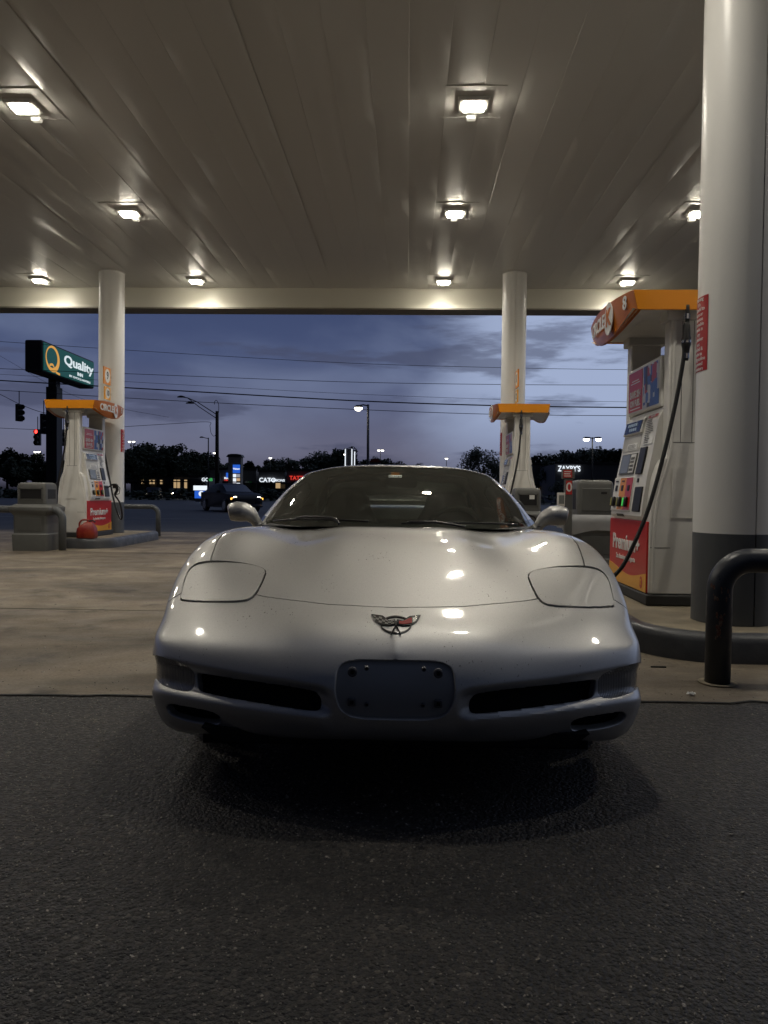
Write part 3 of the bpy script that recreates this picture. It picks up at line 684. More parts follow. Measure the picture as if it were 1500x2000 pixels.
# ---------------------------------------------------------------- waste / squeegee stations
def station(loc, w_, d, h, label, name='waste_station', rz=0, wide=.08, bag=False, notices=False, closed=False):
    t = empty(name, loc, rz, label=label, cat='waste station')
    def ring(hx, hy, r, z): return [(x, y, z) for x, y in rrect(hx, hy, r, 4)]
    a, b = w_ / 2, d / 2
    MB().rings([ring(a, b, .04, 0), ring(a + .01, b + .01, .04, .28), ring(a - .012, b - .012, .04, .30), ring(a - .012, b - .012, .04, .60), ring(a + wide * .7, b + .04, .05, .68), ring(a + wide * .7, b + .04, .05, .74), ring(a - .02, b - .02, .05, .79)]).build('bin_body', M['bin'], t, bevel=.012)
    c, e = a - wide * .6, b - .06
    MB().rings([ring(c, e, .05, .76), ring(c, e, .05, h - .06), ring(c - .012, e - .012, .05, h - .02), ring(c - .05, e - .05, .05, h)]).build('hood', M['bin'], t, bevel=.012)
    for s in (1, -1):
        if closed:
            MB().box(-c + .05, c - .04, min(s * (e - .01), s * (e + .006)), max(s * (e - .01), s * (e + .006)), .86, h - .10).build('front_panel', M['bin'], t, bevel=.012)
            MB().box(.06, .13, min(s * e, s * (e + .008)), max(s * e, s * (e + .008)), h - .17, h - .145).build('slot', M['bin_dark'], t)
        else: MB().box(-c + .07, c - .07, min(s * (e - .01), s * (e + .003)), max(s * (e - .01), s * (e + .003)), .88, h - .11).build('opening', M['bin_dark'], t, bevel=.01)
        MB().box(min(s * (c - .01), s * (c + .003)), max(s * (c - .01), s * (c + .003)), -e + .08, e - .08, .88, h - .11).build('opening', M['bin_dark'], t, bevel=.01)
        fr = MB(); zl, zh = .865, h - .095
        for (x0, x1, z0, z1) in ((-c + .05, c - .05, zl, zl + .018), (-c + .05, c - .05, zh - .018, zh), (-c + .05, -c + .068, zl, zh), (c - .068, c - .05, zl, zh)):
            fr.box(x0, x1, min(s * (e + .001), s * (e + .012)), max(s * (e + .001), s * (e + .012)), z0, z1)
        if not closed: fr.build('opening_frame', M['bin'], t)
        MB().box(-a + .10, a - .10, min(s * (b - .012), s * (b - .004)), max(s * (b - .012), s * (b - .004)), .34, .56).build('door_relief', M['bin'], t, bevel=.006)
    if notices:
        MB().box(.02, .10, -e - .008, -e - .004, .98, 1.05).build('paper_notice', M['lettering'], t)
    if bag:
        G = []; n = 40; rr = random.Random(2)
        for i, z in enumerate((.82, .79, .75, .70, .655, .62)):
            rg_ = []
            for k in range(n):
                an = 2 * math.pi * k / n; o_ = .018 + .02 * math.sin(i * .9) + .012 * math.sin(k * 1.9 + i) + rr.uniform(-.006, .006)
                cx = (a + .07 + o_) * max(-1, min(1, 1.35 * math.cos(an))); cy = (b + .05 + o_) * max(-1, min(1, 1.35 * math.sin(an)))
                rg_.append((cx, cy, z + .018 * math.sin(k * .7) * (i > 2) - .03 * (i > 3) * math.sin(an * 2)))
            G.append(rg_ + [rg_[0]])
        MB().grid(G).build('bin_bag', M['bag'], t, smooth=True)
    return t
station((-6.36, 12.56, 0), .60, .56, 1.16, 'grey plastic waste station behind the hoop at left, with squeegee window', wide=.08)
q = at(1028, 960, 12.0); station((q.x, 12.0, 0), .44, .5, 1.16, 'small grey waste station behind the left-hand edge of the middle pump foot', wide=.02, notices=True)
q = at(1158, 960, 9.2); station((q.x, 9.3, 0), .56, .62, 1.24, 'big grey waste station with clear bag hanging out, beside pump 8', wide=.10, bag=True, closed=True)
q = at(1109, 1000, 8.75)
t = empty('squeegee_post', (q.x, 8.75, 0), label='slim grey post with red card topper left of the big waste station', cat='dispenser post')
MB().box(-.045, .045, -.04, .04, 0, 1.25).build('post', M['bin'], t, bevel=.008)
MB().box(-.075, .065, -.05, .05, 1.24, 1.36).build('topper', M['bin'], t, bevel=.01)
MB().box(-.070, .03, -.056, -.051, 1.255, 1.345).build('red_card', M['red'], t)
lm = MB()
for z, w_ in ((1.325, .08), (1.30, .07), (1.275, .08)): lm.box(-.062, -.062 + w_, -.058, -.0562, z - .006, z + .004)
lm.build('card_print', M['lettering'], t)
MB().box(-.035, .035, -.046, -.041, 1.06, 1.22).build('lower_card', M['red'], t)
text('0', .15, M['lettering'], t, (0, -.0475, 1.14), (1, 0, 0), (0, 0, 1), bold=.01)
MB().box(-.125, -.045, -.05, .03, .92, 1.08).build('towel_box', M['white_paint'], t, bevel=.006)
MB().box(-.115, -.055, -.053, -.0505, .95, 1.05).build('towel_window', M['lcd'], t)

# ---------------------------------------------------------------- litter
p = gnd(1286, 1305)
tag(MB().box(-.045, .045, -.006, .006, 0, .008).build('stick', M['black']), 'thin black stick on the concrete between kerb and car', 'debris').location = (p.x, p.y, .004)
p = gnd(1350, 1360)
lt = MB(); rr = random.Random(9); G = []
for i in range(6): G.append([(-.02 + .008 * j + rr.uniform(-.002, .002), -.015 + .006 * i, .005 + rr.random() * .014) for j in range(6)])
lt.grid(G); l_ = lt.build('paper_scrap', M['lettering'], None, smooth=False); l_.location = (p.x, p.y, .004); tag(l_, 'crumpled white paper scrap on the joint by the hoop', 'litter')
# ---------------------------------------------------------------- background beyond the forecourt
def zat(px, py, Y): return at(px, py, Y).z
# wires
wires = [([(-60, 663), (0, 667), (330, 689), (680, 709), (980, 718), (1240, 722), (1560, 722)], .009, 31, 'topmost power line crossing the whole sky'),
         ([(-60, 716), (0, 720), (330, 733), (680, 746), (980, 751), (1240, 752), (1560, 752)], .011, 31, 'second power line from the top'),
         ([(-60, 727), (0, 731), (330, 750), (680, 769), (980, 780), (1240, 785), (1560, 787)], .007, 32, 'thinnest line, third from the top'),
         ([(-60, 739), (0, 743), (330, 762), (680, 782), (963, 792), (1240, 796), (1560, 797)], .026, 33, 'thickest black cable, fourth from the top'),
         ([(-60, 758), (0, 762), (330, 782), (680, 799), (960, 809), (1240, 812), (1560, 813)], .013, 33, 'lowest power line crossing the whole sky')]
M['wire'] = mat('wire', (.012, .012, .013), .6)
for P, r, Y, lab in wires:
    tag(MB().tube(catmull([at(x, y, Y) for x, y in P], 6), r, 6).build('power_line', M['wire'], None, smooth=True), lab, 'cable', 'power lines across the sky')
for P, r, Y, lab in (([(-40, 675), (0, 695), (100, 752), (190, 788), (330, 815)], .008, 42, 'slanting thin wire falling right from the left edge'),
                     ([(-40, 752), (0, 770), (40, 790), (85, 806), (120, 808)], .02, 50, 'sagging span wire carrying the traffic signals'),
                     ([(-40, 833), (0, 836), (80, 839), (160, 838), (330, 828), (405, 824), (410, 832), (412, 845), (418, 852), (423, 845), (424, 838)], .017, 54, 'low cable looping to the utility pole')):
    tag(MB().tube(catmull([at(x, y, Y) for x, y in P], 6), r, 6).build('overhead_wire', M['wire'], None, smooth=True), lab, 'cable')

# hotel sign on its pole
Ya, Yb = 45.0, 52.6
c0 = at(82, 663, Ya); z1 = c0.z; z0 = zat(82, 726, Ya)
hs = empty('roadside_sign', (c0.x - .55, 48.6, 0), label='tall green box sign with a gold Q on a dark pole, upper left', cat='sign')
hx = .55
MB().box(-hx, hx, Ya - 48.6, Yb - 48.6, z0, z1).build('cabinet', M['dark_metal'], hs, bevel=.12, seg=3)
MB().box(hx - .01, hx + .04, Ya - 48.6 + .15, Yb - 48.6 - .15, z0 + .12, z1 - .12).build('sign_face', M['hotel_green'], hs, bevel=.03)
pz = at(106, 740, 48.6)
MB().box(pz.x - hs.location.x - .26, pz.x - hs.location.x + .26, -.3, .3, zat(106, 757, 48.6), z0 + .1).box(pz.x - hs.location.x - .36, pz.x - hs.location.x + .36, -.4, .4, 0, zat(106, 757, 48.6)).build('pole', M['dark_metal'], hs)
xf = hx + .045; zc = (z0 + z1) / 2
text('Quality', .86, M['hotel_white'], hs, (xf, 1.45, zc + .26), (0, 1, 0), (0, 0, 1), bold=.025, sx=1.75, ext=.01)
text('INN', .32, M['hotel_white'], hs, (xf, 1.6, zc - .36), (0, 1, 0), (0, 0, 1), bold=.02, sx=1.5, ext=.01)
text('BY CHOICE HOTELS', .18, M['hotel_white'], hs, (xf, 1.6, zc - .66), (0, 1, 0), (0, 0, 1), bold=.015, sx=2.0, ext=.01)
qv = MB(); n = 40; G = []
for k in range(n + 1):
    a = 2 * math.pi * k / n; th = .10 + .05 * math.cos(a + .6)
    G.append([(xf, -2.35 + (.78 + s * th) * math.cos(a) * 1.05, zc + .05 + (.72 + s * th) * math.sin(a)) for s in (-1, 1)] )
qv.grid(G)
tail = catmull([(xf + .01, -2.75, zc - .42), (xf + .01, -2.3, zc - .35), (xf + .01, -1.9, zc - .72), (xf + .01, -1.35, zc - .80)], 6)
qv.grid([[(p.x, p.y, p.z - .07), (p.x, p.y, p.z + .07)] for p in tail])
qv.build('emblem', M['hotel_gold'], hs)

# traffic signals
def signal(px, py, w_, h_, Y, lit, rz, label):
    c = at(px, py, Y); s = Y / FPX
    t = empty('traffic_signal', (c.x, c.y, c.z - h_ * s / 2), rz, label=label, cat='traffic light', group='traffic lights hung over the junction')
    W, H = w_ * s, h_ * s
    MB().box(-W / 2, W / 2, 0, .25, 0, H).build('housing', M['dark_metal'], t, bevel=.03)
    MB().tube([(0, .12, H), (0, .12, H + .9)], .03, 6).build('hanger', M['dark_metal'], t)
    for k in range(3):
        z = H * (5 - 2 * k) / 6; rv = H / 7.5
        MB().rings([[(rr_ * math.cos(2 * math.pi * j / 16), y, z + rr_ * math.sin(2 * math.pi * j / 16)) for j in range(16)] for rr_, y in ((rv, .0), (rv, -.24))], cap=False).build('visor', M['dark_metal'], t, smooth=True)
        MB().rings([[(rr_ * math.cos(2 * math.pi * j / 16), y, z + rr_ * math.sin(2 * math.pi * j / 16)) for j in range(16)] for rr_, y in ((rv * .95, -.004), (rv * .95, -.03))]).build('lens', M['red_lit'] if (lit and k == 0) else M['screen'], t)
signal(40, 806, 13, 34, 50, False, rad(70), 'dark traffic light side-on under the span wire, leftmost')
signal(88, 828, 13, 40, 50, False, rad(70), 'dark traffic light side-on against the sign pole')
signal(72, 854, 12, 32, 52, True, 0, 'traffic light showing red left of the sign pole')
signal(122, 855, 12, 32, 52, True, rad(-12), 'traffic light showing red between sign pole and pump')

# utility pole with lamp arms
Y = 55.0; b = at(424, 960, Y); s = Y / FPX; B0 = Vector((b.x, Y, 0))
def rel(px, py, YY=Y): return at(px, py, YY) - B0
t = empty('utility_pole', B0, label='dark wooden utility pole with two lamp arms left of the sky', cat='pole')
top = rel(424, 803)
MB().tube([(0, 0, 0), (top.x, 0, top.z)], [.17, .12], 12).build('pole', M['wood_pole'], t, smooth=True)
MB().tube([rel(422, 809), rel(385, 785), rel(366, 777), rel(352, 775)], .035, 6).tube([rel(421, 816), rel(388, 794), rel(378, 786), rel(366, 777)], .03, 6).build('arm', M['dark_metal'], t)
for x, y in ((354, 775), (371, 787)):
    c = rel(x, y); MB().rings([[(c.x + a * math.cos(k * math.pi / 6), c.y + .12 * math.sin(k * math.pi / 6), c.z + z_) for k in range(12)] for a, z_ in ((.32, -.05), (.30, .02), (.12, .08))]).build('lamp_head', M['dark_metal'], t, smooth=40)
MB().tube(catmull([rel(427, 806), rel(427, 790), rel(423, 782), rel(419, 785), rel(419, 790)], 5), .022, 6).build('conduit', M['dark_metal'], t)
MB().box(top.x + .1, top.x + .25, -.1, .1, top.z - 5.2, top.z - 4.6).build('junction_box', M['dark_metal'], t)

# street lamps
def lamp(px, pbase_Y, ptop, heads, label, lit, r=.07, group=None, mlit=None, name='street_lamp'):
    Y = pbase_Y; b = at(px, 950, Y); B = Vector((b.x, Y, 0)); T = at(px, ptop, Y) - B
    t = empty(name, B, label=label, cat='street lamp', group=group)
    MB().tube([(0, 0, 0), (T.x, 0, T.z)], [r, r * .75], 8).build('post', M['pole_grey'] if r > .08 else M['dark_metal'], t, smooth=True)
    for hx, hy in heads:
        c = at(hx, hy, Y) - B
        s = Y / FPX
        MB().tube([(T.x, 0, T.z - .08), ((T.x + c.x) / 2, 0, T.z - .02), (c.x, 0, c.z + .10)], .04, 6).build('arm', M['dark_metal'], t)
        w_ = max(.24, 3.2 * s)
        hd_ = MB().rings([[(c.x + w_ * a * math.cos(k * math.pi / 8), w_ * .6 * a * math.sin(k * math.pi / 8), c.z + z_) for k in range(16)] for a, z_ in ((1, .0), (1, .06), (.5, .14))]).build('lamp_head', M['dark_metal'], t, smooth=40)
        if lit: MB().rings([[(c.x + w_ * a * math.cos(k * math.pi / 8), w_ * .6 * a * math.sin(k * math.pi / 8), c.z + z_) for k in range(16)] for a, z_ in ((.9, -.002), (.85, -.4 * w_), (.4, -.75 * w_))]).build('bulb', mlit or M['lamp_lit'], hd_, smooth=True)
    return t
M['pole_grey'] = mat('pole_grey', (.10, .10, .11), .5)
lamp(719, 42, 790, [(700, 796)], 'tall lit lamp post in the middle of the sky above the car roof', True, .09)
lamp(1157, 55, 854, [(1145, 857), (1169, 857)], 'twin-headed lit lamp between middle pump and pump 8', True, .06)
lamp(407, 80, 855, [(394, 855)], 'unlit slim lamp post just left of the utility pole', False, .08)
far = [(72, 882, (69, 76), 'twin distant lamp low at far left'), (257, 862, (253, 261), 'twin distant lamp just right of left column'), (419, 884, (419,), 'distant lamp hidden half by the utility pole'),
       (528, 894, (528,), 'distant lamp above the dark shop row'), (674, 887, (674,), 'bright distant lamp left of the outlined tower'), (743, 879, (740, 747), 'twin distant lamp above the red awning'),
       (872, 895, (872,), 'lone distant lamp above right side of car roof')]
for px, py, hs_, lab in far:
    lamp(px, 130, py - 1, [(h, py) for h in hs_], 'lit ' + lab, True, .07, 'distant lit car park lamps', M['lamp_far'])

# retail pylon sign
Y = 75.0; b = at(466, 960, Y); B = Vector((b.x, Y, 0))
def rl(px, py): return at(px, py, Y) - B
t = empty('pylon_sign', B, label='pale stucco pylon sign with bright blue top panel behind the sedan', cat='sign')
z = rl(466, 893).z
MB().box(rl(454, 0).x, rl(479, 0).x, -.5, .5, 0, z).build('tower', M['wall_a'], t)
MB().prism([(rl(450, 0).x, z), (rl(482, 0).x, z), (rl(479, 0).x, z + .25), (rl(472, 0).x, rl(466, 887).z), (rl(460, 0).x, rl(466, 887).z), (rl(454, 0).x, z + .25)], -.6, .6, 'y').build('cap', M['dark_metal'], t)
pn = MB().box(rl(463.5, 0).x, rl(477.5, 0).x, -.56, -.51, rl(0, 919).z, rl(0, 903).z).build('blue_panel', M['sign_blue'], t)
text('Walmart', .26, M['sign_white'], pn, ((rl(463.5, 0).x + rl(477.5, 0).x) / 2, -.57, rl(0, 911).z), (1, 0, 0), (0, 0, 1), bold=.03, sx=.72)
for (xa, xb, ya, yb, m_) in ((464, 470, 921, 927, 'sign_white'), (471, 477.5, 921, 927, 'pgrey'), (464, 470, 929, 935, 'sign_white'), (471, 477.5, 929, 934, 'pcream'), (464, 470, 936, 941, 'pgrey'), (464, 470, 942, 947, 'sign_green'), (471, 477.5, 938, 948, 'sign_white')):
    if m_ not in M: M[m_] = emi(m_, (.5, .5, .55) if m_ == 'pgrey' else (.9, .6, .35), .6)
    MB().box(rl(xa, 0).x, rl(xb, 0).x, -.56, -.51, rl(0, yb).z, rl(0, ya).z).build('tenant_panel', M[m_], t)

# shop rows
def shop(px0, px1, ptop, Y, d, m_, label, cat='building', name='shop_building'):
    a, b_ = at(px0, 950, Y).x, at(px1, 950, Y).x; h = zat((px0 + px1) / 2, ptop, Y)
    t = empty(name, ((a + b_) / 2, Y, 0), label=label, cat=cat)
    w_ = (b_ - a) / 2
    MB().box(-w_, w_, 0, d, 0, h).build('wall', m_, t)
    MB().box(-w_ - .15, w_ + .15, -.2, .25, h, h + .3).build('parapet', M['dark_metal'], t)
    MB().box(-w_, w_, -1.6, 0, 2.25, 2.4).build('awning', M['dark_metal'], t)
    n = max(2, int(w_ * 2 / 3.5))
    for k in range(n):
        x = -w_ + (k + .5) * 2 * w_ / n
        fr_ = MB().box(x - 1.25, x + 1.25, -.06, -.01, .3, 2.7).build('shop_window', M['screen'], t)
    return t, (a + b_) / 2, h
def lit(t, cx, Y, px, py, s_, size, m_, sx=1.0, name='lettering'):
    p = at(px, py, Y); return text(s_, size, m_, t, (p.x - cx, -.25, p.z), (1, 0, 0), (0, 0, 1), bold=.02, sx=sx, ext=.04, name=name)
t, cx, h = shop(410, 500, 918, 118, 14, M['wall_a'], 'pale shop block with blue lit sign left of the pylon'); 
p_ = at(448, 929, 118); MB().box(p_.x - cx - .45, p_.x - cx + .45, -.3, -.2, p_.z - .35, p_.z + .45).build('blue_sign', M['sign_blue'], t); lit(t, cx, 118, 449, 934, 'MARKET', .45, M['sign_white']); lit(t, cx, 118, 448, 938, 'FRESH', .35, M['sign_red'], 1.5)
t, cx, h = shop(505, 556, 922, 116, 14, M['wall_b'], 'dark shop block with white lettering behind the sedan roof')
lit(t, cx, 116, 523, 938, 'CATO', .95, M['sign_white']); lit(t, cx, 116, 541, 938.5, 'FASHIONS', .50, M['sign_white'], 1.1)
t, cx, h = shop(560, 660, 920, 114, 14, M['wall_b'], 'dark shop block with red lettering beside the windscreen')
lit(t, cx, 114, 588, 934, 'TATTOO', .85, M['sign_red'])
MB().box(at(547, 0, 114).x - cx, at(556, 0, 114).x - cx, -.3, -.2, 1.6, 2.4).build('lit_window', M['win_warm'], t)
t, cx, h = shop(1040, 1086, 908, 112, 12, M['wall_b'], 'dark flat building behind the middle pump with warm windows')
for a in (1060, 1069): MB().box(at(a, 0, 112).x - cx, at(a + 6, 0, 112).x - cx, -.3, -.2, zat(1060, 966, 112) , zat(1060, 954, 112)).build('lit_window', M['win_warm'], t)
t, cx, h = shop(1084, 1215, 907, 100, 14, M['wall_b'], 'dark restaurant building with white lit lettering right of the middle pump')
lit(t, cx, 100, 1111, 916, "ZAXBY'S", 1.05, M['sign_white'], .74)
t, cx, h = shop(255, 345, 935, 110, 10, M['wall_b'], 'low dark building with small lights among the left trees')
for a in (281, 297, 303, 318): MB().box(at(a, 0, 110).x - cx, at(a + 4, 0, 110).x - cx, -.3, -.2, 2.0, 2.6).build('lit_window', M['win_warm'], t)
t, cx, h = shop(340, 400, 932, 105, 10, M['wall_b'], 'low dark building with green and white signs behind the sedan')
lit(t, cx, 105, 402, 937, 'GO', .7, M['sign_white']); lit(t, cx, 105, 411, 937, 'AB', .6, M['sign_green'])
for a in (345, 352, 366): MB().box(at(a, 0, 105).x - cx, at(a + 5, 0, 105).x - cx, -.3, -.2, 1.4, 2.6).build('lit_window', M['win_warm'], t)
# small lit sign
Y = 70; b = at(391, 960, Y); t = empty('monument_sign', (b.x, Y, 0), label='low white and blue lit sign left of the dark sedan', cat='sign')
s = Y / FPX
MB().box(-.62, .62, -.12, .12, zat(391, 958, Y) + .02, zat(391, 948.5, Y)).build('white_panel', M['sign_white'], t)
MB().box(-.5, .5, -.12, .12, .35, zat(391, 958, Y) - .02).build('blue_panel', M['sign_blue'], t)
MB().rings([[(.15 + r_ * math.cos(k * math.pi / 8), y, .78 + r_ * math.sin(k * math.pi / 8)) for k in range(16)] for r_, y in ((.26, -.125), (.26, -.14))]).build('round_logo', M['sign_white'], t)
MB().box(-.45, .45, -.1, .1, 0, .35).build('base', M['wall_b'], t)
# outlined tower
Y = 95; b = at(692, 960, Y); B = Vector((b.x, Y, 0)); t = empty('lit_tower', B, label='dark tower edged with white light strips above the car roof', cat='tower')
xa, xb, zt = (at(684, 0, Y) - B).x, (at(697, 0, Y) - B).x, zat(692, 877, Y)
MB().box(xa, xb, 0, 1.0, 0, zt).build('tower', M['wall_b'], t)
MB().box(xa - .06, xa + .06, -.1, -.02, 3.5, zt).box(xb - .06, xb + .06, -.1, -.02, 3.5, zt).box(xb + .25, xb + .37, .5, .6, 3.5, zt - .3).build('light_strip', M['sign_white'], t)
# red awning roof
Y = 60; b = at(732, 960, Y); t = empty('kiosk', (b.x, Y, 0), label='small kiosk with dull red hipped roof just above the car roof', cat='kiosk')
MB().box(-.4, .4, 0, .8, 0, zat(732, 903, Y)).build('wall', M['wall_b'], t)
MB().prism([(-.5, zat(732, 903, Y)), (.5, zat(732, 903, Y)), (.22, zat(732, 896, Y)), (-.22, zat(732, 896, Y))], -.1, .9, 'y').build('roof', mat('dull_red_roof', (.20, .02, .015), .6), t)

# trees
def leafset(n, rx, ry, rz_, cz, seed, leaf, clumps=34):
    rr = random.Random(seed); mb = MB(); C = []
    for k in range(clumps):
        while True:
            v = Vector((rr.uniform(-1, 1), rr.uniform(-1, 1), rr.uniform(-1, 1)))
            if v.length <= 1: break
        v = v * (.55 + .45 * rr.random()) if v.length > .3 else v
        C.append((Vector((v.x * rx, v.y * ry, cz + v.z * rz_)), rr.uniform(.16, .34) * min(rx, rz_ * 1.3)))
    for k in range(n):
        c, r = rr.choice(C); d = Vector((rr.gauss(0, 1), rr.gauss(0, 1), rr.gauss(0, 1))).normalized() * r * rr.random() ** .4
        p = c + d; a = Vector((rr.gauss(0, 1), rr.gauss(0, 1), rr.gauss(0, .6))).normalized(); b = a.orthogonal().normalized(); s = leaf * rr.uniform(.6, 1.3)
        o = len(mb.v); mb.v += [tuple(p + a * s), tuple(p + b * s * .6), tuple(p - a * s), tuple(p - b * s * .6)]; mb.f.append((o, o + 1, o + 2, o + 3))
    return mb, C
def tree_proto(seed, H, R, m_, leaf=.28, n=5200, ratio=.42):
    t = empty('tree', (0, 0, -100)); cz = H * (1 - ratio) ; rz_ = H * ratio
    mb, C = leafset(n, R, R, rz_, cz, seed, leaf)
    mb.build('crown', m_, t)
    tk = MB().tube([(0, 0, 0), (.1, .05, H * .3), (-.05, .1, H * .7)], [.32, .22, .08], 8)
    for c, r in C[:9]: tk.tube([(0, 0, H * .3), ((c.x) * .5, c.y * .5, (H * .3 + c.z) * .5), c], [.12, .08, .03], 6)
    tk.build('trunk', M['bark'], t, smooth=True); return t
protos = [tree_proto(11, 10, 5.2, M['foliage']), tree_proto(12, 9, 4.6, M['foliage2'], ratio=.36), tree_proto(13, 11, 4.0, M['foliage'], ratio=.45), tree_proto(14, 8, 5.5, M['foliage2'], ratio=.40)]
used = set(); rr = random.Random(21); cnt = 0
SP = []
def band(x0, x1, step, tops, Y):
    x = x0
    while x <= x1:
        f = (x - x0) / max(1, x1 - x0) * (len(tops) - 1); i = min(int(f), len(tops) - 2); tp = tops[i] + (tops[i + 1] - tops[i]) * (f - i)
        SP.append((x + rr.uniform(-4, 4), tp + rr.uniform(-5, 5), Y + rr.uniform(-8, 8))); x += step
band(-40, 120, 26, [890, 880, 892, 892], 125)
band(130, 250, 28, [888, 885, 872], 120)
band(262, 450, 21, [868, 872, 878, 884, 888, 900], 128)
band(450, 640, 26, [892, 899, 896, 891], 160)
band(640, 700, 18, [880, 878, 884], 150)
band(705, 880, 34, [903, 900, 905, 903], 190)
band(1040, 1215, 19, [896, 888, 882, 874, 884], 125)
band(1220, 1420, 40, [885, 890, 892], 130)
nb = {}
for (px, tp, Y) in SP:
    key = 'far left behind the hotel sign' if px < 130 else 'between left column and utility pole' if px < 455 else 'behind the shop row' if px < 700 else 'just above the car roof' if px < 960 else 'right of the middle pump'
    nb.setdefault(key, []).append((px, tp, Y))
def merged(lst, name, label):
    cv, cf, tv, tf = [], [], [], []; oc = ot = 0
    for (px, tp, Y) in lst:
        j = rr.randrange(4); pr = protos[j]; H = [10, 9, 11, 8][j]; top = zat(px, tp, Y); p = at(px, 950, Y); s = top / H; q = rr.uniform(.9, 1.15); a = rr.uniform(0, 6.28)
        Mx = Matrix.Translation((p.x, Y, 0)) @ Matrix.Rotation(a, 4, 'Z') @ Matrix.Diagonal((s * q, s * q, s, 1))
        for ch in pr.children:
            vv = [tuple(Mx @ v.co) for v in ch.data.vertices]; ff = [tuple(pl.vertices) for pl in ch.data.polygons]
            if ch.name.startswith('crown'): cf += [tuple(i + len(cv) for i in f) for f in ff]; cv += vv
            else: tf += [tuple(i + len(tv) for i in f) for f in ff]; tv += vv
    me = bpy.data.meshes.new(name); me.from_pydata(cv + tv, [], cf + [tuple(i + len(cv) for i in f) for f in tf]); me.materials.append(M['foliage']); me.materials.append(M['bark'])
    mi = [0] * len(cf) + [1] * len(tf); me.polygons.foreach_set('material_index', mi)
    o = bpy.data.objects.new(name, me); COL.objects.link(o); tag(o, label, 'trees', kind='stuff')
for key, lst in nb.items(): merged(lst, 'distant_wood', 'dark wood on the skyline, ' + key)
for j, (px, tp, Y, lab) in enumerate(((276, 866, 112, 'round dark tree rising just right of the left column'), (342, 872, 112, 'round dark tree on the skyline left of the lamp arm pole'),
    (1085, 882, 108, 'spreading dark tree beside the middle pump, left of the twin lamp'), (1128, 876, 110, 'tallest dark tree behind the twin headed lamp'))):
    o = protos[j]; H = [10, 9, 11, 8][j]; p = at(px, 950, Y); s = zat(px, tp, Y) / H; o.location = (p.x, Y, 0); o.scale = (s, s, s); tag(o, lab, 'tree', 'dark trees on the skyline')
nt_ = tree_proto(31, 6.0, 3.1, M['foliage'], leaf=.10, n=9000, ratio=.42)
p = at(945, 950, 46); nt_.location = (p.x, 46, 0); s = zat(930, 872, 46) / 6.0; nt_.scale = (s * 1.0, s, s)
tag(nt_, 'nearer leafy dark tree rising left of the middle column above the car roof', 'tree')
nt2 = tree_proto(33, 5.0, 2.6, M['foliage2'], leaf=.10, n=7000, ratio=.42)
p = at(1120, 950, 75); nt2.location = (p.x, 78, 0); s = zat(1100, 934, 75) / 5.0; nt2.scale = (s * 1.6, s, s)
tag(nt2, 'low dark shrub before the restaurant with white lettering', 'shrub')
hd = MB(); rr = random.Random(8)
lf, _ = leafset(9000, 70, 1.6, 1.2, 1.0, 5, .22, 400); h_ = lf.build('hedge', M['foliage2']); h_.location = (-20, 80, 0); h_.scale = (1, 1, .62); tag(h_, 'long dark hedge line along the far side of the road', 'hedge', kind='stuff')

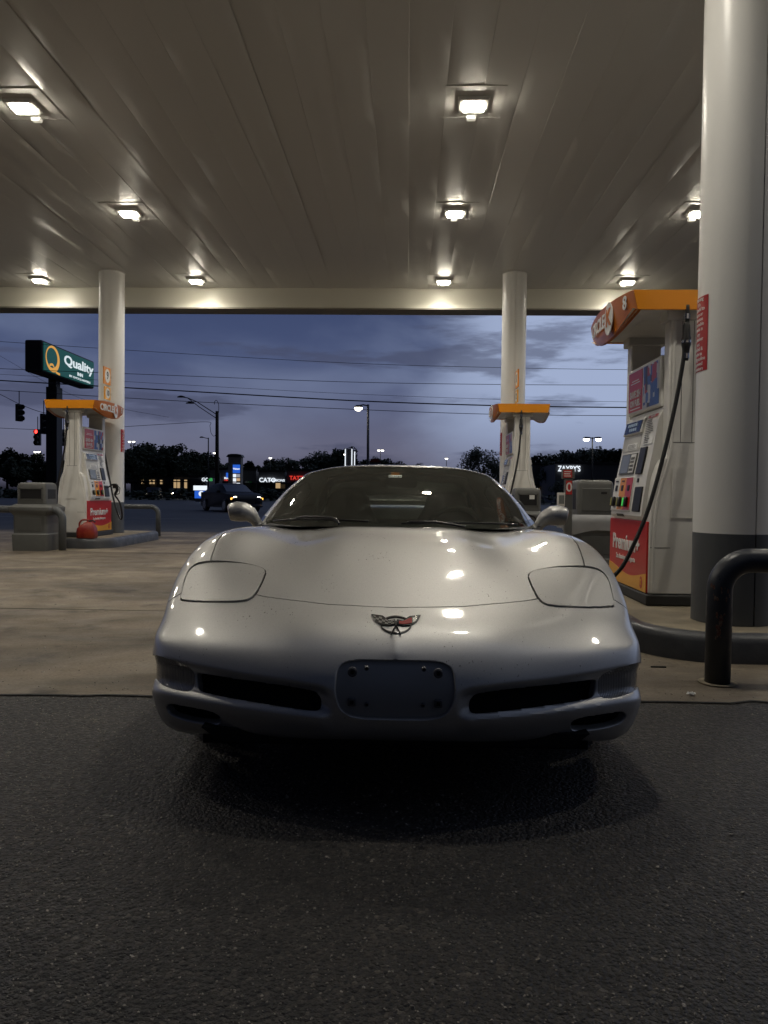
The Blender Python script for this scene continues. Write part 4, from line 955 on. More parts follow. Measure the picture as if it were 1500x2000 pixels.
# ---------------------------------------------------------------- dark sedan on the road
def sedan():
    Y = 38.5
    t = empty('sedan', (at(450, 998, Y).x, Y, 0), rad(-55), label='dark sedan with lit headlights turning on the road at left', cat='car')
    # local: length along x (front +x), width y
    Lp = [(-2.35, .45), (-2.38, .75), (-2.25, .98), (-1.75, 1.04), (-1.1, 1.38), (-.3, 1.46), (.35, 1.40), (1.15, 1.02), (1.95, .90), (2.30, .70), (2.38, .45), (2.3, .25), (-2.25, .25)]
    P = catmull([(a, 0, b) for a, b in Lp], 4, True)
    R = []
    for y, sh, top in ((-.90, .94, .80), (-.88, .97, .92), (-.70, 1.0, .97), (-.5, 1, 1.0), (.5, 1, 1.0), (.70, 1, .97), (.88, .97, .92), (.90, .94, .80)):
        rg_ = []
        for q in P:
            z = q.z
            if abs(y) > .8 and z > .98: z = .98
            elif z > 1: z = 1 + (z - 1) * (top if abs(y) <= .5 else .9)
            yy = y
            if z > 1.0 and abs(y) > .5: yy = math.copysign(min(abs(y), .88 - (z - 1.0) * .55), y)
            nar = 1 - .12 * max(0, (abs(q.x) - 1.7) / .7) ** 2
            rg_.append((q.x * sh, yy * nar, .25 + (z - .25)))
        R.append(rg_)
    MB().rings(R).build('body', M['sedan'], t, smooth=50)
    g = MB()
    for sy in (1, -1):
        g.add([(-1.35, sy * .80, 1.03), (.95, sy * .80, 1.03), (.35, sy * .70, 1.34), (-.95, sy * .70, 1.34)], [(0, 1, 2, 3)])
    g.add([(1.17, -.68, 1.03), (1.17, .68, 1.03), (.42, .58, 1.39), (.42, -.58, 1.39)], [(0, 1, 2, 3)])
    g.build('windows', M['screen'], t)
    for x in (-1.4, 1.45):
        for sy in (1, -1):
            wh = MB().rings([[(x + r_ * math.cos(k * math.pi / 12), sy * y, .33 + r_ * math.sin(k * math.pi / 12)) for k in range(24)] for r_, y in ((.31, .70), (.33, .74), (.33, .88), (.30, .915))]).build('wheel', M['rubber'], t, smooth=40)
            MB().rings([[(x + r_ * math.cos(k * math.pi / 12), sy * y, .33 + r_ * math.sin(k * math.pi / 12)) for k in range(24)] for r_, y in ((.21, .917), (.20, .925))]).build('rim', M['chrome'], wh)
    for sy in (1, -1):
        MB().rings([[(2.20 + (.03 if i else 0), sy * .62 + r_ * 1.5 * math.cos(k * math.pi / 8), .70 + r_ * math.sin(k * math.pi / 8)) for k in range(16)] for i, r_ in enumerate((.10, .085))]).build('headlight', M['head_lit'], t)
        MB().box(2.16, 2.24, sy * .80 - .05, sy * .80 + .05, .64, .73).build('indicator', M['amber'], t)
        MB().box(.75, .95, sy * .90, sy * 1.06, .98, 1.10).build('mirror', M['sedan'], t, bevel=.02)
    MB().box(2.33, 2.40, -.35, .35, .45, .62).build('grille', M['black'], t)
    return t
M['sedan'] = mat('sedan_paint', (.004, .005, .009), .45, spec=.12, coat=.05)
M['head_lit'] = emi('headlight_lit', (1, .88, .62), 9); M['amber'] = emi('amber_lit', (1, .42, .06), 3)
sedan()
# far parked cars: small headlights and dark shapes
def small_car(px, Y, label, rz):
    t = empty('parked_car', (at(px, 960, Y).x, Y, 0), rz, label=label, cat='car')
    P = [(-2.1, .3), (-2.1, .85), (-1.4, .95), (-.9, 1.38), (.5, 1.40), (1.1, .98), (2.0, .85), (2.15, .5), (2.1, .3)]
    MB().prism(P, -.8, .8, 'y').build('body', M['sedan'], t, bevel=.12)
    w_ = MB()
    for x in (-1.3, 1.35): w_.rings([[(x + .31 * math.cos(k * math.pi / 8), y, .31 + .31 * math.sin(k * math.pi / 8)) for k in range(16)] for y in (-.84, .84)])
    w_.build('wheels', M['rubber'], t)
    for sy in (1, -1): MB().box(2.12, 2.18, sy * .6 - .13, sy * .6 + .13, .6, .76).build('headlight', M['head_lit'], t)
small_car(300, 92, 'distant car with headlights on, low right of the left column', rad(-80))
small_car(345, 98, 'distant car with headlights between left column and lit sign', rad(-70))
small_car(522, 95, 'distant dark car right of the sedan', rad(-170))
# ================================================================ SPORTS CAR
ND = 2.38; HD = .0138
M['paint'] = None
def car_paint():
    m = bpy.data.materials.new('pewter_paint'); m.use_nodes = True; nt = m.node_tree; b = nt.nodes['Principled BSDF']; I = b.inputs
    I['Metallic'].default_value = .66; I['Roughness'].default_value = .47; I['Coat Weight'].default_value = 1.0; I['Coat Roughness'].default_value = .06; I['Coat IOR'].default_value = 1.5
    tc = nt.nodes.new('ShaderNodeTexCoord'); O = tc.outputs['Object']
    fl = nt.nodes.new('ShaderNodeTexNoise'); fl.inputs['Scale'].default_value = 420; fl.inputs['Detail'].default_value = 2; nt.links.new(O, fl.inputs['Vector'])
    r1 = nt.nodes.new('ShaderNodeValToRGB'); r1.color_ramp.elements[0].position = .3; r1.color_ramp.elements[1].position = .7
    r1.color_ramp.elements[0].color = (.44, .433, .42, 1); r1.color_ramp.elements[1].color = (.55, .543, .53, 1); nt.links.new(fl.outputs['Fac'], r1.inputs[0])
    # dirt film + bug specks
    mp = nt.nodes.new('ShaderNodeMapping'); mp.inputs['Scale'].default_value = (1, .55, .55); nt.links.new(O, mp.inputs[0])
    sp = nt.nodes.new('ShaderNodeTexNoise'); sp.inputs['Scale'].default_value = 130; sp.inputs['Detail'].default_value = 3; sp.inputs['Roughness'].default_value = .6; nt.links.new(mp.outputs[0], sp.inputs['Vector'])
    pt = nt.nodes.new('ShaderNodeTexNoise'); pt.inputs['Scale'].default_value = 5.5; pt.inputs['Detail'].default_value = 2; nt.links.new(O, pt.inputs['Vector'])
    ad = nt.nodes.new('ShaderNodeMath'); ad.operation = 'MULTIPLY_ADD'; nt.links.new(pt.outputs['Fac'], ad.inputs[0]); ad.inputs[1].default_value = .28; nt.links.new(sp.outputs['Fac'], ad.inputs[2])
    r2 = nt.nodes.new('ShaderNodeValToRGB'); r2.color_ramp.elements[0].position = .848; r2.color_ramp.elements[1].position = .868
    nt.links.new(ad.outputs[0], r2.inputs[0])
    mx = nt.nodes.new('ShaderNodeMixRGB'); mx.inputs[2].default_value = (.07, .06, .045, 1); nt.links.new(r2.outputs[0], mx.inputs[0]); nt.links.new(r1.outputs[0], mx.inputs[1]); nt.links.new(mx.outputs[0], I['Base Color'])
    df = nt.nodes.new('ShaderNodeTexNoise'); df.inputs['Scale'].default_value = 3; df.inputs['Detail'].default_value = 8; df.inputs['Roughness'].default_value = .65; nt.links.new(O, df.inputs['Vector'])
    mr = nt.nodes.new('ShaderNodeMapRange'); mr.inputs[1].default_value = .35; mr.inputs[2].default_value = .7; mr.inputs[3].default_value = .03; mr.inputs[4].default_value = .09
    nt.links.new(df.outputs['Fac'], mr.inputs[0]); nt.links.new(mr.outputs[0], I['Coat Roughness'])
    return m
M['paint'] = car_paint()
M['liner'] = mat('black_liner', (.006, .006, .006), .8)
M['plate_panel'] = mat('plate_panel', (.26, .265, .275), .45, bump=(40, .05, .001))
M['lamp_lens'] = mat('lamp_lens', (.16, .155, .145), .12, coat=1.0, spec=.5)
M['trim'] = mat('black_trim', (.012, .012, .013), .3, coat=.3)
M['emblem_black'] = mat('emblem_black', (.015, .015, .016), .2, coat=.8)
M['emblem_red'] = mat('emblem_red', (.42, .03, .03), .2, coat=.8)
M['emblem_silver'] = mat('emblem_silver', (.6, .6, .58), .22, metal=.8)
M['seat'] = mat('seat_leather', (.035, .034, .032), .5, bump=(30, .1, .004))
M['dash'] = mat('dash_plastic', (.022, .022, .021), .55, bump=(90, .15, .002))
M['cabin_trim'] = mat('cabin_trim', (.12, .115, .10), .6)

def glass_mat(name, tint, refl=1.62):
    m = bpy.data.materials.new(name); m.use_nodes = True; nt = m.node_tree; nt.nodes.clear()
    o = nt.nodes.new('ShaderNodeOutputMaterial'); mx = nt.nodes.new('ShaderNodeMixShader'); tr = nt.nodes.new('ShaderNodeBsdfTransparent'); gl = nt.nodes.new('ShaderNodeBsdfGlossy')
    tr.inputs[0].default_value = (*tint, 1); gl.inputs['Roughness'].default_value = .015; gl.inputs[0].default_value = (1, 1, 1, 1)
    fr = nt.nodes.new('ShaderNodeFresnel'); fr.inputs[0].default_value = refl
    n = nt.nodes.new('ShaderNodeTexNoise'); n.inputs['Scale'].default_value = 18; n.inputs['Detail'].default_value = 8; n.inputs['Roughness'].default_value = .75; tc = nt.nodes.new('ShaderNodeTexCoord'); nt.links.new(tc.outputs['Object'], n.inputs['Vector'])
    r = nt.nodes.new('ShaderNodeValToRGB'); r.color_ramp.elements[0].position = .52; r.color_ramp.elements[1].position = .80; r.color_ramp.elements[0].color = (.045, .045, .045, 1); r.color_ramp.elements[1].color = (.26, .26, .26, 1); nt.links.new(n.outputs['Fac'], r.inputs[0])
    df = nt.nodes.new('ShaderNodeBsdfDiffuse'); df.inputs[0].default_value = (.33, .36, .31, 1)
    nt.links.new(fr.outputs[0], mx.inputs[0]); nt.links.new(tr.outputs[0], mx.inputs[1]); nt.links.new(gl.outputs[0], mx.inputs[2])
    m2 = nt.nodes.new('ShaderNodeMixShader'); nt.links.new(r.outputs[0], m2.inputs[0]); nt.links.new(mx.outputs[0], m2.inputs[1]); nt.links.new(df.outputs[0], m2.inputs[2]); nt.links.new(m2.outputs[0], o.inputs[0])
    return m
M['windscreen'] = glass_mat('windscreen_glass', (.48, .54, .46)); M['side_glass'] = glass_mat('side_glass', (.16, .19, .16))

car = empty('sports_car', (-HD * ND, ND, 0), HD, label='low pewter silver sports car facing the viewer under the canopy, bare plate panel', cat='car')

# ---- control cage (half), fitted so the limit surface passes through the points
m_, NR = 6, 7
XC = [0, .15, .30, .455, .605, .745, .875]
# front rows 0..7 : (x_scale_target list, y, z)
F = [[None] * 7 for _ in range(NR + 1)]
row0 = [(0, .335, .631), (.155, .34, .633), (.31, .355, .636), (.465, .375, .640), (.61, .405, .637), (.755, .445, .628), (.872, .505, .606)]
PY = [0, .003, .015, .062, .125, .205, .325]             # plan curve of the mid bumper
rows = {1: (.200, .592, [0, .155, .31, .465, .62, .765, .882]), 2: (.105, .540, [0, .16, .32, .475, .635, .78, .896]), 3: (.048, .485, [0, .16, .32, .48, .645, .79, .900]),
        4: (.010, .405, [0, .16, .32, .48, .645, .79, .900]), 5: (.020, .305, [0, .16, .32, .48, .64, .785, .888]), 6: (.080, .225, [0, .155, .31, .465, .62, .755, .848]), 7: (.24, .19, [0, .15, .30, .45, .59, .70, .78])}
for c in range(7): F[0][c] = row0[c]
for r, (dy, z, xs) in rows.items():
    for c in range(7):
        dz = {1: [0, 0, 0, -.002, -.006, -.012, -.022], 2: [0, 0, 0, -.002, -.006, -.010, -.016], 4: [0, 0, 0, -.004, -.010, -.016, -.022], 5: [0, 0, -.003, -.010, -.022, -.040, -.050], 6: [0, 0, -.003, -.010, -.025, -.048, -.060], 7: [0, 0, 0, -.01, -.02, -.045, -.06]}.get(r, [0] * 7)[c]
        k = c / 6
        F[r][c] = (xs[c], PY[c] + dy * (1 - .35 * k * k), z + dz)
ST = [0, .62, .78, .95, 1.12, 1.30, 1.50, 1.9, 2.4, 2.9, 3.3, 3.65, 3.95, 4.25, 4.44]
K = len(ST) - 1
T = [None] * (K + 1); T[0] = row0
T[1] = [(0, .51, .692), (.155, .515, .693), (.31, .525, .695), (.465, .54, .697), (.615, .555, .700), (.768, .58, .697), (.900, .63, .668)]
T[2] = [(0, .70, .747), (.155, .70, .748), (.31, .71, .752), (.465, .72, .744), (.62, .735, .759), (.780, .755, .779), (.908, .78, .738)]
T[3] = [(0, .90, .794), (.155, .90, .796), (.31, .90, .798), (.465, .91, .780), (.62, .925, .801), (.775, .94, .840), (.902, .95, .795)]
T[4] = [(0, 1.10, .829), (.155, 1.10, .832), (.31, 1.10, .832), (.465, 1.10, .807), (.61, 1.11, .829), (.758, 1.12, .866), (.884, 1.12, .826)]
T[5] = [(0, 1.30, .856), (.155, 1.30, .858), (.31, 1.30, .855), (.46, 1.30, .827), (.60, 1.30, .841), (.745, 1.30, .872), (.862, 1.30, .838)]
T[6] = [(0, 1.50, .874), (.155, 1.50, .874), (.31, 1.50, .870), (.455, 1.50, .847), (.60, 1.50, .848), (.74, 1.50, .868), (.858, 1.50, .834)]
for k, (zc, xo, zo, xs, zs) in {7: (.84, .74, .855, .855, .815), 8: (.80, .75, .845, .865, .80), 9: (.80, .77, .86, .88, .81), 10: (.84, .79, .90, .900, .84), 11: (.88, .80, .93, .912, .865), 12: (.92, .80, .945, .910, .88), 13: (.945, .78, .95, .89, .89), 14: (.94, .74, .935, .84, .885)}.items():
    y = ST[k]; T[k] = [(0, y, zc), (.155, y, zc), (.31, y, zc), (.465, y, zc + .005), (.61, y, (zc + zo) / 2), (xo, y, zo), (xs, y - (.06 if k == 14 else 0), zs)]
S = [[None] * (K + 1) for _ in range(NR + 1)]
for k in range(K + 1): S[0][k] = T[k][6]
wid = [0, .030, .042, .044, .040, .024, -.006, -.06]
fr = [0, .15, .32, .50, .66, .82, .94, 1.0]
for k in range(1, K + 1):
    x0, y0, z0 = T[k][6]
    hip = 1 if k < 6 or k > 9 else .72
    for r in range(1, NR + 1):
        z = z0 + (.20 - z0) * fr[r]
        if k == 1: z = [0, .592, .53, .465, .385, .265, .175, .15][r]
        S[r][k] = (min(.930, x0 + wid[r] * hip * (.6 if 0 < k < 4 else 1)) if k < 14 else x0 + wid[r] * .4 + .03, y0 if k > 1 else .585, z)
for r in range(NR + 1): S[r][0] = F[r][6]
B = [[None] * 7 for _ in range(NR + 1)]
for c in range(7): B[0][c] = T[K][c]
for r in range(1, NR + 1):
    for c in range(6):
        x = T[K][c][0] * 1.06; z = .93 + (.24 - .93) * fr[r]
        B[r][c] = (x, 4.56 - .13 * (x / .9) ** 2 - (.03 if r in (1,) else 0) - (.06 if r >= 6 else 0), z)
    B[r][6] = S[r][K]
verts, vid, quads = [], {}, []
def vi(p):
    key = tuple(round(a, 5) for a in p)
    if key not in vid: vid[key] = len(verts); verts.append(Vector(p))
    return vid[key]
def q4(a, b, c, d):
    for s in (1, -1):
        ids = [vi((p[0] * s, p[1], p[2])) for p in (a, b, c, d)]
        if len(set(ids)) == 4: quads.append(ids if s == 1 else ids[::-1])
for r in range(NR):
    for c in range(6): q4(F[r][c], F[r][c + 1], F[r + 1][c + 1], F[r + 1][c])
    for k in range(K): q4(S[r][k], S[r][k + 1], S[r + 1][k + 1], S[r + 1][k])
    for c in range(6): q4(B[r][c + 1], B[r][c], B[r + 1][c], B[r + 1][c + 1])
for k in range(K):
    for c in range(6): q4(T[k][c + 1], T[k][c], T[k + 1][c], T[k + 1][c + 1])
def fitted(verts, quads, level, iters=7):
    me = bpy.data.meshes.new('cage'); me.from_pydata(verts, [], quads)
    bm = bmesh.new(); bm.from_mesh(me); bmesh.ops.recalc_face_normals(bm, faces=bm.faces[:]); bm.to_mesh(me); bm.free()
    ob = bpy.data.objects.new('cage', me); COL.objects.link(ob)
    md = ob.modifiers.new('s', 'SUBSURF'); md.levels = 1; md.render_levels = 1; md.boundary_smooth = 'ALL'
    n = len(verts); tgt = np.array([tuple(v) for v in verts]); cur = tgt.copy()
    for it in range(iters + 1):
        me.vertices.foreach_set('co', cur.ravel()); me.update()
        if it == iters: md.levels = level
        ev = ob.evaluated_get(bpy.context.evaluated_depsgraph_get()); em = ev.to_mesh()
        co = np.empty(len(em.vertices) * 3); em.vertices.foreach_get('co', co); co = co.reshape(-1, 3)
        if it == iters:
            qs = np.empty(len(em.polygons) * 4, dtype=np.int64); em.polygons.foreach_get('vertices', qs); qs = qs.reshape(-1, 4); out = co.copy()
        else: cur += .9 * (tgt - co[:n])
        ev.to_mesh_clear()
    bpy.data.objects.remove(ob); return out, qs
V, Q = fitted(verts, quads, 4)

def smst(a, b, x): t = np.clip((x - a) / (b - a), 0, 1); return t * t * (3 - 2 * t)
def pq(V):
    d = ND + V[:, 1]; return FPX * np.abs(V[:, 0]) / d, 963 + FPX * (CAMZ - V[:, 2]) / d
# ---- sculpt: intake scoop with shelf, centre crease
p, q = pq(V); fm = (V[:, 1] < .60) & (V[:, 2] < .60)
Lb = np.interp(p, [90, 150, 224, 304, 390, 475], [1400, 1397, 1390, 1380, 1366, 1350])
Lt = np.interp(p, [90, 150, 224, 304, 390, 475], [1372, 1352, 1341, 1331, 1316, 1298])
side = smst(118, 150, p)
V[:, 1] += fm * side * (.030 * smst(Lt - 12, Lt + 14, q) * (1 - smst(Lb - 13, Lb + 9, q)))
V[:, 1] -= fm * side * .012 * smst(Lb - 11, Lb + 9, q) * (1 - smst(Lb + 14, Lb + 50, q))
V[:, 1] -= fm * .005 * np.exp(-np.abs(V[:, 0]) / .022) * smst(1190, 1240, q) * (1 - smst(1275, 1292, q))
V[:, 1] += fm * .006 * smst(1360, 1372, q) * smst(380, 400, p) * (1 - smst(1384, 1396, q)) * 0

# triangulate
Tt = np.vstack([Q[:, [0, 1, 2]], Q[:, [0, 2, 3]]])
def polyd(P, x, y):
    """signed distance in the (x,y) plane to a closed polygon, negative inside"""
    P = np.array(P); A = P; Bq = np.roll(P, -1, 0); best = np.full(x.shape, 1e9); ins = np.zeros(x.shape, bool)
    for (ax, ay), (bx, by) in zip(A, Bq):
        dx, dy = bx - ax, by - ay; t = np.clip(((x - ax) * dx + (y - ay) * dy) / (dx * dx + dy * dy + 1e-12), 0, 1)
        best = np.minimum(best, np.hypot(x - ax - t * dx, y - ay - t * dy))
        c = ((ay > y) != (by > y)); xi = (bx - ax) * (y - ay) / (by - ay + 1e-12) + ax; ins ^= c & (x < xi)
    return np.where(ins, -best, best)
def sm(P, n=6): return [(v.x, v.y) for v in catmull([(a, b, 0) for a, b in P], n, True)]
PL = {
 'lid': sm([(257, 1122), (262, 1114), (275, 1109), (305, 1103), (345, 1100), (375, 1101), (398, 1108), (412, 1124), (420, 1150), (424, 1172), (424, 1178), (418, 1180), (385, 1182), (345, 1182), (305, 1180), (287, 1175), (275, 1163), (264, 1142)]),
 'lamp': sm([(397, 1326), (403, 1316), (415, 1308), (435, 1300), (460, 1293), (478, 1289), (486, 1300), (484, 1322), (470, 1340), (445, 1352), (415, 1358), (401, 1354), (397, 1342)]),
 'intake': sm([(146, 1380), (149, 1366), (160, 1356), (185, 1351), (224, 1345), (304, 1335), (370, 1326), (388, 1323), (393, 1328), (390, 1348), (378, 1359), (345, 1366), (304, 1373), (224, 1385), (165, 1392), (150, 1390)]),
 'duct': sm([(346, 1412), (352, 1404), (375, 1397), (410, 1391), (440, 1386), (450, 1389), (451, 1397), (440, 1408), (410, 1418), (375, 1424), (353, 1424), (346, 1419)]),
 'plate': sm([(0, 1290), (45, 1290.5), (80, 1292), (100, 1297), (112, 1310), (116, 1330), (117, 1355), (113, 1375), (104, 1392), (88, 1403), (60, 1407.5), (30, 1408.5), (0, 1409), (-30, 1408.5), (-60, 1407.5), (-88, 1403), (-104, 1392), (-113, 1375), (-117, 1355), (-116, 1330), (-112, 1310), (-100, 1297), (-80, 1292), (-45, 1290.5)]),
}
def gfun(name, V):
    p, q = pq(V); y = V[:, 1]; z = V[:, 2]; x = np.abs(V[:, 0]); big = 50.0
    if name in ('lamp', 'intake', 'duct', 'plate'):
        g = polyd(PL[name], p, q); g = np.maximum(g, (y - .52) * 500); return np.maximum(g, (z - .60) * 500)
    if name == 'lid':
        g = polyd(PL[name], p, q); g = np.where(y > 1.0, big, g); return np.where(z < .5, big, g)
    if name == 'front':      # negative = fascia
        Zs = np.interp(x, [0, .25, .49, .56, .80, .845, .88, .915, .95], [.631, .636, .652, .66, .66, .648, .628, .602, .575])
        g = (z - Zs) * 500; return np.maximum(g, (y - .66) * 500)
    if name == 'hoodside':   # negative = inboard
        Xs = np.interp(y, [.3, .57, .75, .92, 1.1, 1.3, 1.62, 2.0], [.70, .757, .785, .80, .80, .795, .79, .79]); g = (x - Xs) * 500
        return np.where((z < .6) | (y < .3), big, g)
    if name == 'cowl':       # negative = ahead of the cowl
        return (y - (1.47 + .22 * (x / .8) ** 2)) * 500
    if name == 'door1': return (y - (1.74 + .05 * (.8 - z))) * 500
    if name == 'door2': return (y - (2.98 - .06 * (.8 - z))) * 500
    if name == 'sideline':   # top of the side body, negative = below / outside
        return (.775 - x) * 500
    if name == 'archf': return (np.hypot(y - .965, z - .325) - .365) * 500 + np.where(x < .5, 1e4, 0)
    if name == 'archr': return (np.hypot(y - 3.62, z - .335) - .375) * 500 + np.where(x < .5, 1e4, 0)
    if name == 'tailcut': return (3.98 + 0 * y - y) * 500
def split(V, T, g):
    g = g.copy(); g[np.abs(g) < .25] = 0; s = np.sign(g).astype(int); st = s[T]
    mix = (st.max(1) > 0) & (st.min(1) < 0); keep = T[~mix]; newV = []; ed = {}; out = []
    nV = len(V); Vl = V
    def ep(a, b):
        k = (a, b) if a < b else (b, a)
        if k not in ed:
            t = g[a] / (g[a] - g[b]); newV.append(Vl[a] + (Vl[b] - Vl[a]) * t); ed[k] = nV + len(newV) - 1
        return ed[k]
    for tri in T[mix]:
        a, b, c = (int(i) for i in tri); poly = []; pos, neg = [], []
        for u, w in ((a, b), (b, c), (c, a)):
            su, sw = s[u], s[w]
            if su >= 0: pos.append(u)
            if su <= 0: neg.append(u)
            if su * sw < 0: e = ep(u, w); pos.append(e); neg.append(e)
        for P_ in (pos, neg):
            for i in range(1, len(P_) - 1): out.append((P_[0], P_[i], P_[i + 1]))
    V2 = np.vstack([V, np.array(newV)]) if newV else V
    return V2, np.vstack([keep, np.array(out, dtype=np.int64)]) if out else keep
for nm in ('lid', 'lamp', 'intake', 'duct', 'plate', 'front', 'hoodside', 'cowl', 'door1', 'door2', 'archf', 'archr'):
    V, Tt = split(V, Tt, gfun(nm, V))
# vertex normals of the whole shell
def vnorm(V, T):
    n = np.cross(V[T[:, 1]] - V[T[:, 0]], V[T[:, 2]] - V[T[:, 0]]); N_ = np.zeros_like(V)
    for i in range(3): np.add.at(N_, T[:, i], n)
    return N_ / (np.linalg.norm(N_, axis=1)[:, None] + 1e-12)
ctr = V[Tt].mean(1); VN = vnorm(V, Tt)
i0 = np.argmax(V[:, 2]);
if VN[i0, 2] < 0: Tt = Tt[:, ::-1]; VN = -VN
G = {nm: gfun(nm, ctr) for nm in ('lid', 'lamp', 'intake', 'duct', 'plate', 'front', 'hoodside', 'cowl', 'door1', 'door2', 'archf', 'archr')}
x_ = ctr[:, 0]; ax_ = np.abs(x_); y_ = ctr[:, 1]; z_ = ctr[:, 2]
reg = np.full(len(Tt), 'quarter', dtype='<U10')
hole = (G['intake'] < 0) | (G['duct'] < 0) | (G['archf'] < 0) | (G['archr'] < 0)
deck = (ax_ < .775) & (y_ > 1.5) & (y_ < 4.0) & (z_ > .6)
reg[y_ > 0] = 'quarter'
reg[(G['door2'] < 0) & (ax_ > .5)] = 'door'
reg[(G['door1'] < 0)] = 'fender'
reg[(G['hoodside'] < 0) & (G['cowl'] < 0) & (z_ > .6)] = 'hood'
reg[(G['front'] < 0)] = 'fascia'
cw = (G['cowl'] >= 0) & (ax_ < .78) & (z_ > .6) & (y_ < 4.02); reg[cw] = 'cowl'
reg[G['lid'] < 0] = 'lid'; reg[G['lamp'] < 0] = 'lamp'; reg[G['plate'] < 0] = 'plate'; reg[hole] = 'hole'

def panel(name, mask, m, lip=None, gap=.0032, parent=car, smooth=True, flat=0, **kw):
    T = Tt[mask]; ids, inv = np.unique(T, return_inverse=True); T = inv.reshape(-1, 3); P = V[ids].copy(); Nn = VN[ids]
    if flat:
        c_ = P.mean(0); n_ = np.linalg.svd(P - c_, full_matrices=False)[2][2]; n_ = n_ * np.sign(n_[2]); P = P - flat * ((P - c_) @ n_)[:, None] * n_ + n_ * .002
    # boundary
    from collections import defaultdict
    ed = defaultdict(int); own = {}
    for ti, t in enumerate(T):
        for a, b in ((t[0], t[1]), (t[1], t[2]), (t[2], t[0])):
            ed[(min(a, b), max(a, b))] += 1; own[(min(a, b), max(a, b))] = (a, b, ti)
    be = [own[k] for k, v in ed.items() if v == 1]
    P0 = P.copy(); inn = defaultdict(lambda: np.zeros(3))
    for a, b, ti in be:
        e = P0[b] - P0[a]; n = (Nn[a] + Nn[b]) / 2; d = np.cross(n, e); L_ = np.linalg.norm(d)
        if L_ > 1e-9: d = d / L_; inn[a] = inn[a] + d; inn[b] = inn[b] + d
    bi = list(inn.keys()); D = {i: inn[i] / (np.linalg.norm(inn[i]) + 1e-9) for i in bi}
    prof = lip or [(0.0008, -.0008), (.0008, -.012)]       # (outward, normal) steps for the folded edge
    on_mid = {i for i in bi if abs(P0[i][0]) < 1e-5}
    verts_ = [tuple(v) for v in P]
    for i in bi: verts_[i] = tuple(P0[i] + D[i] * gap)
    faces = [tuple(t) for t in T]; last = {i: i for i in bi}
    for o, h in prof:
        cur = {}
        for i in bi:
            if isinstance(h, tuple): pt = P0[i] - D[i] * o + np.array([0, h[1], 0]) + Nn[i] * h[0]
            else: pt = P0[i] + D[i] * (gap - o) + Nn[i] * h
            cur[i] = len(verts_); verts_.append(tuple(pt))
        for a, b, ti in be: faces.append((last[b], last[a], cur[a], cur[b]))
        last = cur
    me = bpy.data.meshes.new(name); me.from_pydata(verts_, [], faces); me.materials.append(m)
    if smooth: me.shade_smooth(); me.set_sharp_from_angle(angle=rad(38))
    o = bpy.data.objects.new(name, me); COL.objects.link(o); o.parent = parent; tag(o, **kw); return o
L_, R_ = x_ < 0, x_ >= 0
# fascia: holes get a deep rolled lip; other edges a small fold (built as one lip, depth along -normal)
fasc = panel('front_bumper', reg == 'fascia', M['paint'], lip=[(.0012, -.0008), (.0030, -.004), (.0032, -.011), (.002, -.03)])
panel('hood', reg == 'hood', M['paint'])
for sd in (L_, R_):
    panel('fender', (reg == 'fender') & sd, M['paint']); panel('headlight_cover', (reg == 'lid') & sd, M['paint'], gap=.0040, flat=.16)
    d_ = panel('door', (reg == 'door') & sd, M['paint']); s = -1 if sd is L_ else 1
    MB().box(*( (s * .915, s * .925) if s > 0 else (s * .925, s * .915)), 2.72, 2.88, .685, .725).build('handle', M['trim'], d_, bevel=.004)
panel('rear_body', reg == 'quarter', M['paint'])
panel('cowl_panel', reg == 'cowl', M['trim'])
# plate recess
T_ = Tt[reg == 'plate']; ids, inv = np.unique(T_, return_inverse=True); P = V[ids].copy(); P[:, 1] = np.maximum(P[:, 1] + .014, .022)
me = bpy.data.meshes.new('plate_recess'); me.from_pydata([tuple(v) for v in P], [], [tuple(t) for t in inv.reshape(-1, 3)]); me.materials.append(M['plate_panel']); me.shade_smooth()
plate = bpy.data.objects.new('plate_recess', me); COL.objects.link(plate); plate.parent = car
def carpt(px, py, y):           # px offset from car centreline, image row, depth behind nose
    d = ND + y; return Vector((px / FPX * d, y, CAMZ - (py - 963) / FPX * d))
for s in (-1, 1):
    for (a, b, r, nm) in ((84, 1314, .0155, 'socket'), (56, 1306, .008, 'bolt'), (55, 1377, .007, 'bolt')):
        c = carpt(s * a, b, .030); mb = MB()
        mb.rings([[(c.x + rr_ * math.cos(k * math.pi / 10), yy, c.z + rr_ * math.sin(k * math.pi / 10)) for k in range(20)] for rr_, yy in ((r, .03), (r, .016), (r * .75, .013), (r * .45, .014), (r * .4, .024))], cap=True)
        mb.build(nm, M['bolt'] if 'bolt' in M else M.setdefault('bolt', mat('bolt_steel', (.10, .10, .11), .45, metal=.4)), plate, smooth=40)
        MB().rings([[(c.x + r * .42 * math.cos(k * math.pi / 6), yy, c.z + r * .42 * math.sin(k * math.pi / 6)) for k in range(12)] for yy in (.012, .0135)]).build('bolt_hole', M['liner'], plate)
    c = carpt(s * 85, 1375, .02); MB().box(c.x - .013, c.x + .013, .014, .03, c.z - .013, c.z + .013).build('square_clip', M['bolt'], plate, bevel=.003)
    MB().box(c.x - .006, c.x + .006, .0125, .0145, c.z - .006, c.z + .006).build('bolt_hole', M['liner'], plate)
